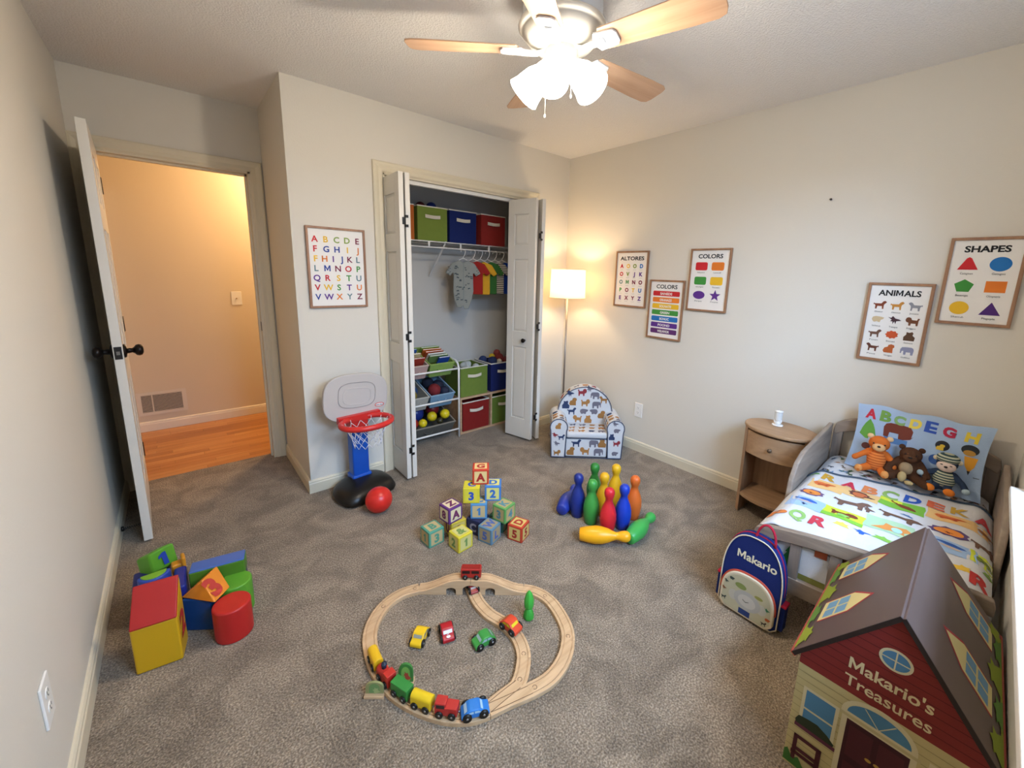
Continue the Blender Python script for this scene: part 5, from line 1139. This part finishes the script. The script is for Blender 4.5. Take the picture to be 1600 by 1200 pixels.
MB().box(bl * .5 - .0008, bl * .5 + .0008, -.0272, .0272, .056, .0725, K('5a4028')).build('joint', br)

def wheelset(t, xs, y_, r, m=None, hub='b8b8b8', w=.006):
    for x in xs:
        for s in (-1, 1):
            o = MB().cyl((x, s * y_, r), (x, s * (y_ + w), r), r, K('16130f', .4), n=20).cyl((x, s * (y_ + w), r), (x, s * (y_ + w + .001), r), r * .28, K(hub, .3, metal=.8), n=10).build('wheel', t)
def place_on(t, x, y_, z, head): t.location = (x, y_, z); t.rotation_euler = (0, 0, radians(head))
ZT = TH + .0002
def car_round(name, label, x, y_, hd, hexc, L=.074, W=.034, hgt=.046, z=ZT, flat=False, extra=None):
    t = thing(name, label, 'toy train', (x, y_, z), hd, 'wooden train cars on the track'); m = K(hexc, .4)
    P = [(-W / 2, .010), (W / 2, .010), (W / 2, hgt - (.003 if flat else .014))]
    P += [(W / 2, hgt), (-W / 2, hgt)] if flat else [(W / 2 * cos(a), hgt - .014 + .014 * sin(a)) for a in [pi * k / 10 for k in range(1, 10)]]
    P += [(-W / 2, hgt - (.003 if flat else .014))]
    MB().prism(P, -L / 2, L / 2, m, Rz(90) @ RX).build('body', t, bevel=.002)
    wheelset(t, (-L * .28, L * .28), W / 2 - .002, .0125)
    MB().cyl((-L / 2 - .005, 0, .014), (-L / 2, 0, .014), .0035, K('9a9a9a', .3, metal=.9), n=10).cyl((L / 2, 0, .014), (L / 2 + .005, 0, .014), .0035, K('9a9a9a', .3, metal=.9), n=10).build('magnet_coupling', t)
    if extra: extra(t, L, W, m)
    return t
def ex_eng(t, L, W, m):
    MB().lathe([(0, 0), (.008, 0), (.007, .006), (.010, .012), (.009, .018), (0, .018)], K('1e2a3c', .4), 14, Tm(.012, 0, .045)).build('funnel', t, label='dark blue funnel')
    MB().box(-L / 2, -L * .12, -W / 2, W / 2, .035, .052, m).build('cab', t, bevel=.002)
def ex_van(t, L, W, m):
    MB().box(.0, L / 2, -W / 2 + .001, W / 2 - .001, .038, .052, m).build('cab', t, bevel=.003)
    MB().box(L * .05, L * .42, -W / 2 - .0003, W / 2 + .0003, .036, .048, K('35201c')).build('window_band', t)
import bisect
def on_track(C_, s):
    acc = 0
    for a, b in zip(C_[:-1], C_[1:]):
        d = (b - a).length
        if acc + d >= s: k = (s - acc) / d; p = a.lerp(b, k); return p.x, p.y, math.degrees(atan2(b.y - a.y, b.x - a.x))
        acc += d
def blk(L0, name, label, hexc, s, **k):
    x, y_, hd = on_track(Lc, s); return car_round(name, label, x, y_, hd, hexc, **k)
blk(0, 'toy_train_car', 'red train car with dark window band between yellow and blue', 'b02a24', .135, hgt=.040, flat=True, extra=ex_van)
blk(0, 'toy_train_car', 'yellow round roofed train car between green and red', 'dcb81c', .222, hgt=.052)
blk(0, 'toy_train_car', 'green box train car in the middle of the train', '2f7d34', .308, hgt=.050, flat=True)
blk(0, 'toy_train_engine', 'red train engine with dark funnel behind the first yellow car', 'b82c22', .394, hgt=.046, extra=ex_eng)
blk(0, 'toy_train_car', 'yellow train car at the far left end of the train', 'dfae1e', .480, hgt=.050)

CARS = [(-.5, .12), (-.5, .34), (-.47, .44), (-.40, .52), (-.26, .78), (-.16, .84), (.08, .84), (.16, .78), (.28, .54), (.44, .46), (.5, .38), (.5, .12)]
def toy_car(label, x, y_, z, hd, hexc, winc='c8d0d4', L=.088, W=.046, h=.052, prof=CARS, group='small wooden toy cars', hoodprint=False, wm=None):
    t = thing('toy_car', label, 'toy car', (x, y_, z), hd, group); m = K(hexc, .35)
    P = [(a * L, b * h) for a, b in prof]
    MB().prism(P, -W / 2, W / 2, m, RX).build('body', t, bevel=.004, seg=3)
    wheelset(t, (-L * .29, L * .29), W / 2 - .001, .0145)
    g = MB(); wmn = wm or K(winc, .2)
    # windscreen and rear glass on the slopes, side windows
    def slope(i, j, ins=.15):
        (a, b), (c, d) = P[i], P[j]; dx, dz = c - a, d - b; n_ = Vector((-dz, dx)).normalized() * .0012
        if n_.y < 0: n_ = -n_
        q = [(a + dx * ins + n_.x, b + dz * ins + n_.y), (a + dx * (1 - ins) + n_.x, b + dz * (1 - ins) + n_.y)]; y1 = W / 2 - .006
        g.add([(q[0][0], -y1, q[0][1]), (q[1][0], -y1, q[1][1]), (q[1][0], y1, q[1][1]), (q[0][0], y1, q[0][1])], [(0, 1, 2, 3)], wmn)
    slope(7, 8); slope(4, 3)
    for s in (-1, 1):
        for q in ([(-.30, .56), (-.20, .74), (-.07, .76), (-.07, .56)], [(-.03, .56), (-.03, .76), (.10, .76), (.22, .56)]):
            g.add([(a * L, s * (W / 2 + .0005), b * h) for a, b in q], [(0, 1, 2, 3)], wmn)
    g.build('windows', t, recalc=False)
    return t
sedan = [(-.5, .12), (-.5, .50), (-.44, .56), (-.34, .88), (-.28, .92), (.04, .92), (.12, .86), (.22, .58), (.46, .52), (.5, .46), (.5, .12)]
toy_car('yellow toy car parked leftmost inside the loop', .590, 1.300, 0, 218, 'e0b41c', '8a8a80')
t = toy_car('red toy car with white hood marking inside the loop', .680, 1.252, 0, 252, 'a81a22', 'c8cccf')
MB().prism(ellp(.034, 0, .007, .008, 14), .0262, .0268, K('e0dcd8')).box(.018, .026, -.004, .004, .0275, .0285, K('e0dcd8')).build('hood_marking', t, label='white hood marking')
toy_car('green toy car parked rightmost inside the loop', .772, 1.128, 0, 172, '3a8a3c', '9ab0ac')
toy_car('orange red toy car with yellow windows driving on the inner track', .884, 1.100, ZT, -80, 'cc4428', 'd8c02c')
x, y_, hd = on_track(Lc, .045); toy_car('blue toy car at the right end of the train on the track', x, y_, ZT, hd + 180, '2a72b8', 'a8c4d4', L=.092, W=.042, h=.043, group='small wooden toy cars')
toy_car('dark red toy vehicle parked under the bridge arch', .878, 1.375, ZT, -105, '8a2420', 'a89890', L=.07, W=.036, h=.030)
v_ = thing('toy_bus', 'red wooden bus with dark windows on top of the bridge', 'toy bus', ((B0.x + B1.x) / 2, (B0.y + B1.y) / 2, .0722), math.degrees(ba), None)
MB().box(-.045, .045, -.018, .018, .008, .052, K('a8281f', .4)).build('body', v_, bevel=.004)
wn_ = MB()
for x in (-.038, .003):
    for s in (-1, 1): wn_.box(x, x + .034, s * .0178, s * .0186, .030, .044, K('2a1614', .3))
wn_.build('windows', v_); wheelset(v_, (-.025, .025), .016, .0115)
MB().box(-.04, .04, -.014, .014, .0515, .0535, K('8f211b', .4)).build('roof', v_)
# little trees and signs
tt = thing('toy_tree', 'green two tier wooden toy tree inside the right loop', 'toy tree', (.985, 1.108, 0), 20)
GT = K('3a9a34', .5)
MB().lathe([(0, 0), (.022, 0), (.024, .012), (.020, .030), (.011, .046), (0, .048)], GT, 8, sm=False).build('lower_crown', tt, bevel=.003)
MB().lathe([(0, .040), (.008, .042), (.021, .058), (.022, .085), (.014, .115), (.004, .130), (0, .131)], K('3fa53a', .5), 7, sm=False).build('upper_crown', tt, bevel=.003)
def sign(name, label, x, y_, rz, colb, h=.085, w=.05, lean=0):
    t = thing(name, label, 'toy tree', (x, y_, 0), rz)
    MB().box(-w * .55, w * .55, -.016, .016, 0, .010, TW).build('base', t, bevel=.001)
    P = [(-w / 2, .01), (w / 2, .01), (w / 2, h * .62)] + [(w / 2 * cos(a), h * .62 + h * .38 * sin(a)) for a in [pi * k / 10 for k in range(1, 10)]] + [(-w / 2, h * .62)]
    b = MB().prism(P, -.004, .004, K(colb[0], .5), RX).build('board', t, bevel=.001)
    p = MB()
    for s in (1, -1):
        T_ = Tm(0, 0, 0) @ (RX if s > 0 else Rz(180) @ RX)
        p.flat([(a * .6, b_ * .8 + .006) for a, b_ in P], .0044, K(colb[1]), T_); p.flat(place(AN['leaf'], w * .1, h * .4, w * .4, h * .55, 20), .0048, K(colb[2]), T_)
    p.build('print', t, recalc=False); return t
sign('toy_tree', 'flat green and red wooden toy tree board standing inside the loop by the train', .475, 1.170, -38, ('3f7a34', '7aa84a', 'b0442c'))
sign('toy_sign', 'small faded toy tree sign standing outside the loop at lower left', .378, 1.200, -40, ('8a8a58', '6a8a50', '9aa46a'), h=.055, w=.06)

# ================================================================ SOFT PLAY BLOCKS
SG = 'soft foam play blocks in a pile'
def soft(label, loc, rz, name='foam_block'): return thing(name, label, 'foam block', loc, rz, SG)
VN = lambda h: M('vinyl_' + h, h, .42, bump=.04, bs=90)
t = soft('large foam block with yellow sides and slanted red top, nearest of the pile', (-.230, 1.797, 0), -9)
P = [(0, 0), (.105, 0), (.105, .280), (0, .178)]     # side profile (y, z)
MB().loft([[(x, a, b) for a, b in P] for x in (0, .127)], VN('c79a16'), sm=False).build('body', t, bevel=.007, seg=3)
TS = Matrix(((1, 0, 0, 0), (0, .105 / hypot(.105, .102), -.102 / hypot(.105, .102), 0), (0, .102 / hypot(.105, .102), .105 / hypot(.105, .102), .178), (0, 0, 0, 1)))
MB().box(.001, .126, .0, .145, -.004, .008, VN('a8221f'), TS).build('top_pad', t, bevel=.005, seg=3, label='red top pad')
p = MB(); p.text('2', .055, .075, .09, K('a8221f'), Tm(.1275, 0, 0) @ Rz(90) @ RX, bold=.05); p.build('number', t, recalc=False, label='red number')
t = soft('red foam cylinder standing at the right front of the pile', (.050, 1.797, 0), 0); MB().prism(ellp(0, 0, .062, .062, 40), 0, .138, VN('b3231f'), sm=True).build('body', t, bevel=.008, seg=3)
t = soft('dark blue foam cube under the orange wedge', (-.095, 1.925, 0), -38); MB().box(0, .105, 0, .09, 0, .14, VN('0f3f78')).build('body', t, bevel=.006, seg=3)
# orange prism "3"
A_, B_, C_, D_ = Vector((-.095, 1.935, .143)), Vector((.002, 1.822, .143)), Vector((-.030, 1.894, .212)), Vector((.055, 1.885, .143)); e_ = D_ - B_
t = soft('orange foam wedge with red number 3 lying on the blue cube', (0, 0, 0), 0)
MB().loft([[tuple(v) for v in (A_, B_, C_)], [tuple(v + e_) for v in (A_, B_, C_)]], VN('d77f22'), sm=False).build('body', t, bevel=.004)
ex = e_.normalized(); ey = (C_ - B_).normalized(); ez = ex.cross(ey).normalized(); ey = ez.cross(ex)
T3 = Matrix(((ex.x, ey.x, ez.x, B_.x), (ex.y, ey.y, ez.y, B_.y), (ex.z, ey.z, ez.z, B_.z), (0, 0, 0, 1)))
p = MB(); p.text('3', e_.length / 2, (C_ - B_).length * .16, (C_ - B_).length * .68, K('b0342a'), T3, z=.0025, bold=.06, rot=0); p.build('number', t, recalc=False, label='red number 3')
t = soft('green foam cylinder behind the red one', (.073, 1.925, 0), 0); MB().prism(ellp(0, 0, .058, .058, 36), 0, .14, VN('5a9a2c'), sm=True).build('body', t, bevel=.006, seg=3)
t = soft('long blue topped foam bar with green side at the back right of the pile', (-.068, 1.995, .125), -11)
MB().box(0, .185, 0, .072, .0, .07, VN('4d7a22')).build('body', t, bevel=.006, seg=3); MB().box(.001, .184, .001, .071, .066, .074, VN('3f62a8')).build('top_pad', t, bevel=.004, label='blue top pad')
t = soft('navy foam block supporting the long bar', (-.02, 1.994, 0), -11); MB().box(0, .135, 0, .07, 0, .124, VN('14205f')).build('body', t, bevel=.006)
t = soft('royal blue foam block in the middle of the pile', (-.116, 1.948, 0), -2); MB().box(0, .040, 0, .145, 0, .185, VN('16257c')).build('body', t, bevel=.010, seg=3)
t = soft('half round foam block with blue rim and green face', (-.170, 2.084, 0), 2)
hr = lambda r, e: [(-r, e)] + [(-r * cos(a), e - r * sin(a)) for a in [pi * k / 18 for k in range(1, 18)]] + [(r, e)]
MB().prism(hr(.050, 0), 0, .200, VN('2f4a9c')).build('body', t, bevel=.008, seg=3)
MB().prism(hr(.039, -.004), .197, .203, VN('78a82c')).build('top_pad', t, bevel=.0015, label='green half moon face')
t = soft('navy foam base block at the back left of the pile', (-.240, 2.090, 0), 0); MB().box(0, .115, 0, .12, 0, .152, VN('16205f')).build('body', t, bevel=.008)
t = soft('green foam block with blue number 1 on top of the pile', (0, 0, 0), 0)
q = [Vector(v) for v in ((-.178, 2.150, .155), (-.094, 2.158, .168), (-.104, 2.170, .262), (-.186, 2.160, .240))]; ov = Vector((-.042, .048, -.030))
MB().loft([[tuple(v) for v in q], [tuple(v + ov) for v in q]], VN('5f9c28'), sm=False).build('body', t, bevel=.009, seg=3)
ex = (q[1] - q[0]).normalized(); ez = ex.cross((q[3] - q[0]).normalized()).normalized(); ey = ez.cross(ex)
T1 = Matrix(((ex.x, ey.x, ez.x, q[0].x), (ex.y, ey.y, ez.y, q[0].y), (ex.z, ey.z, ez.z, q[0].z), (0, 0, 0, 1)))
p = MB(); p.text('1', .045, .018, .056, K('1f3f9c'), T1, z=.0045, sx=1.1); p.build('number', t, recalc=False, label='blue number 1')
t = soft('orange foam arch piece at the back middle of the pile', (-.118, 2.100, .0), 4)
MB().box(0, .046, 0, .040, 0, .19, VN('c8821c')).box(.032, .046, -.010, .040, .02, .215, VN('d08a20')).build('body', t, bevel=.008, seg=3)
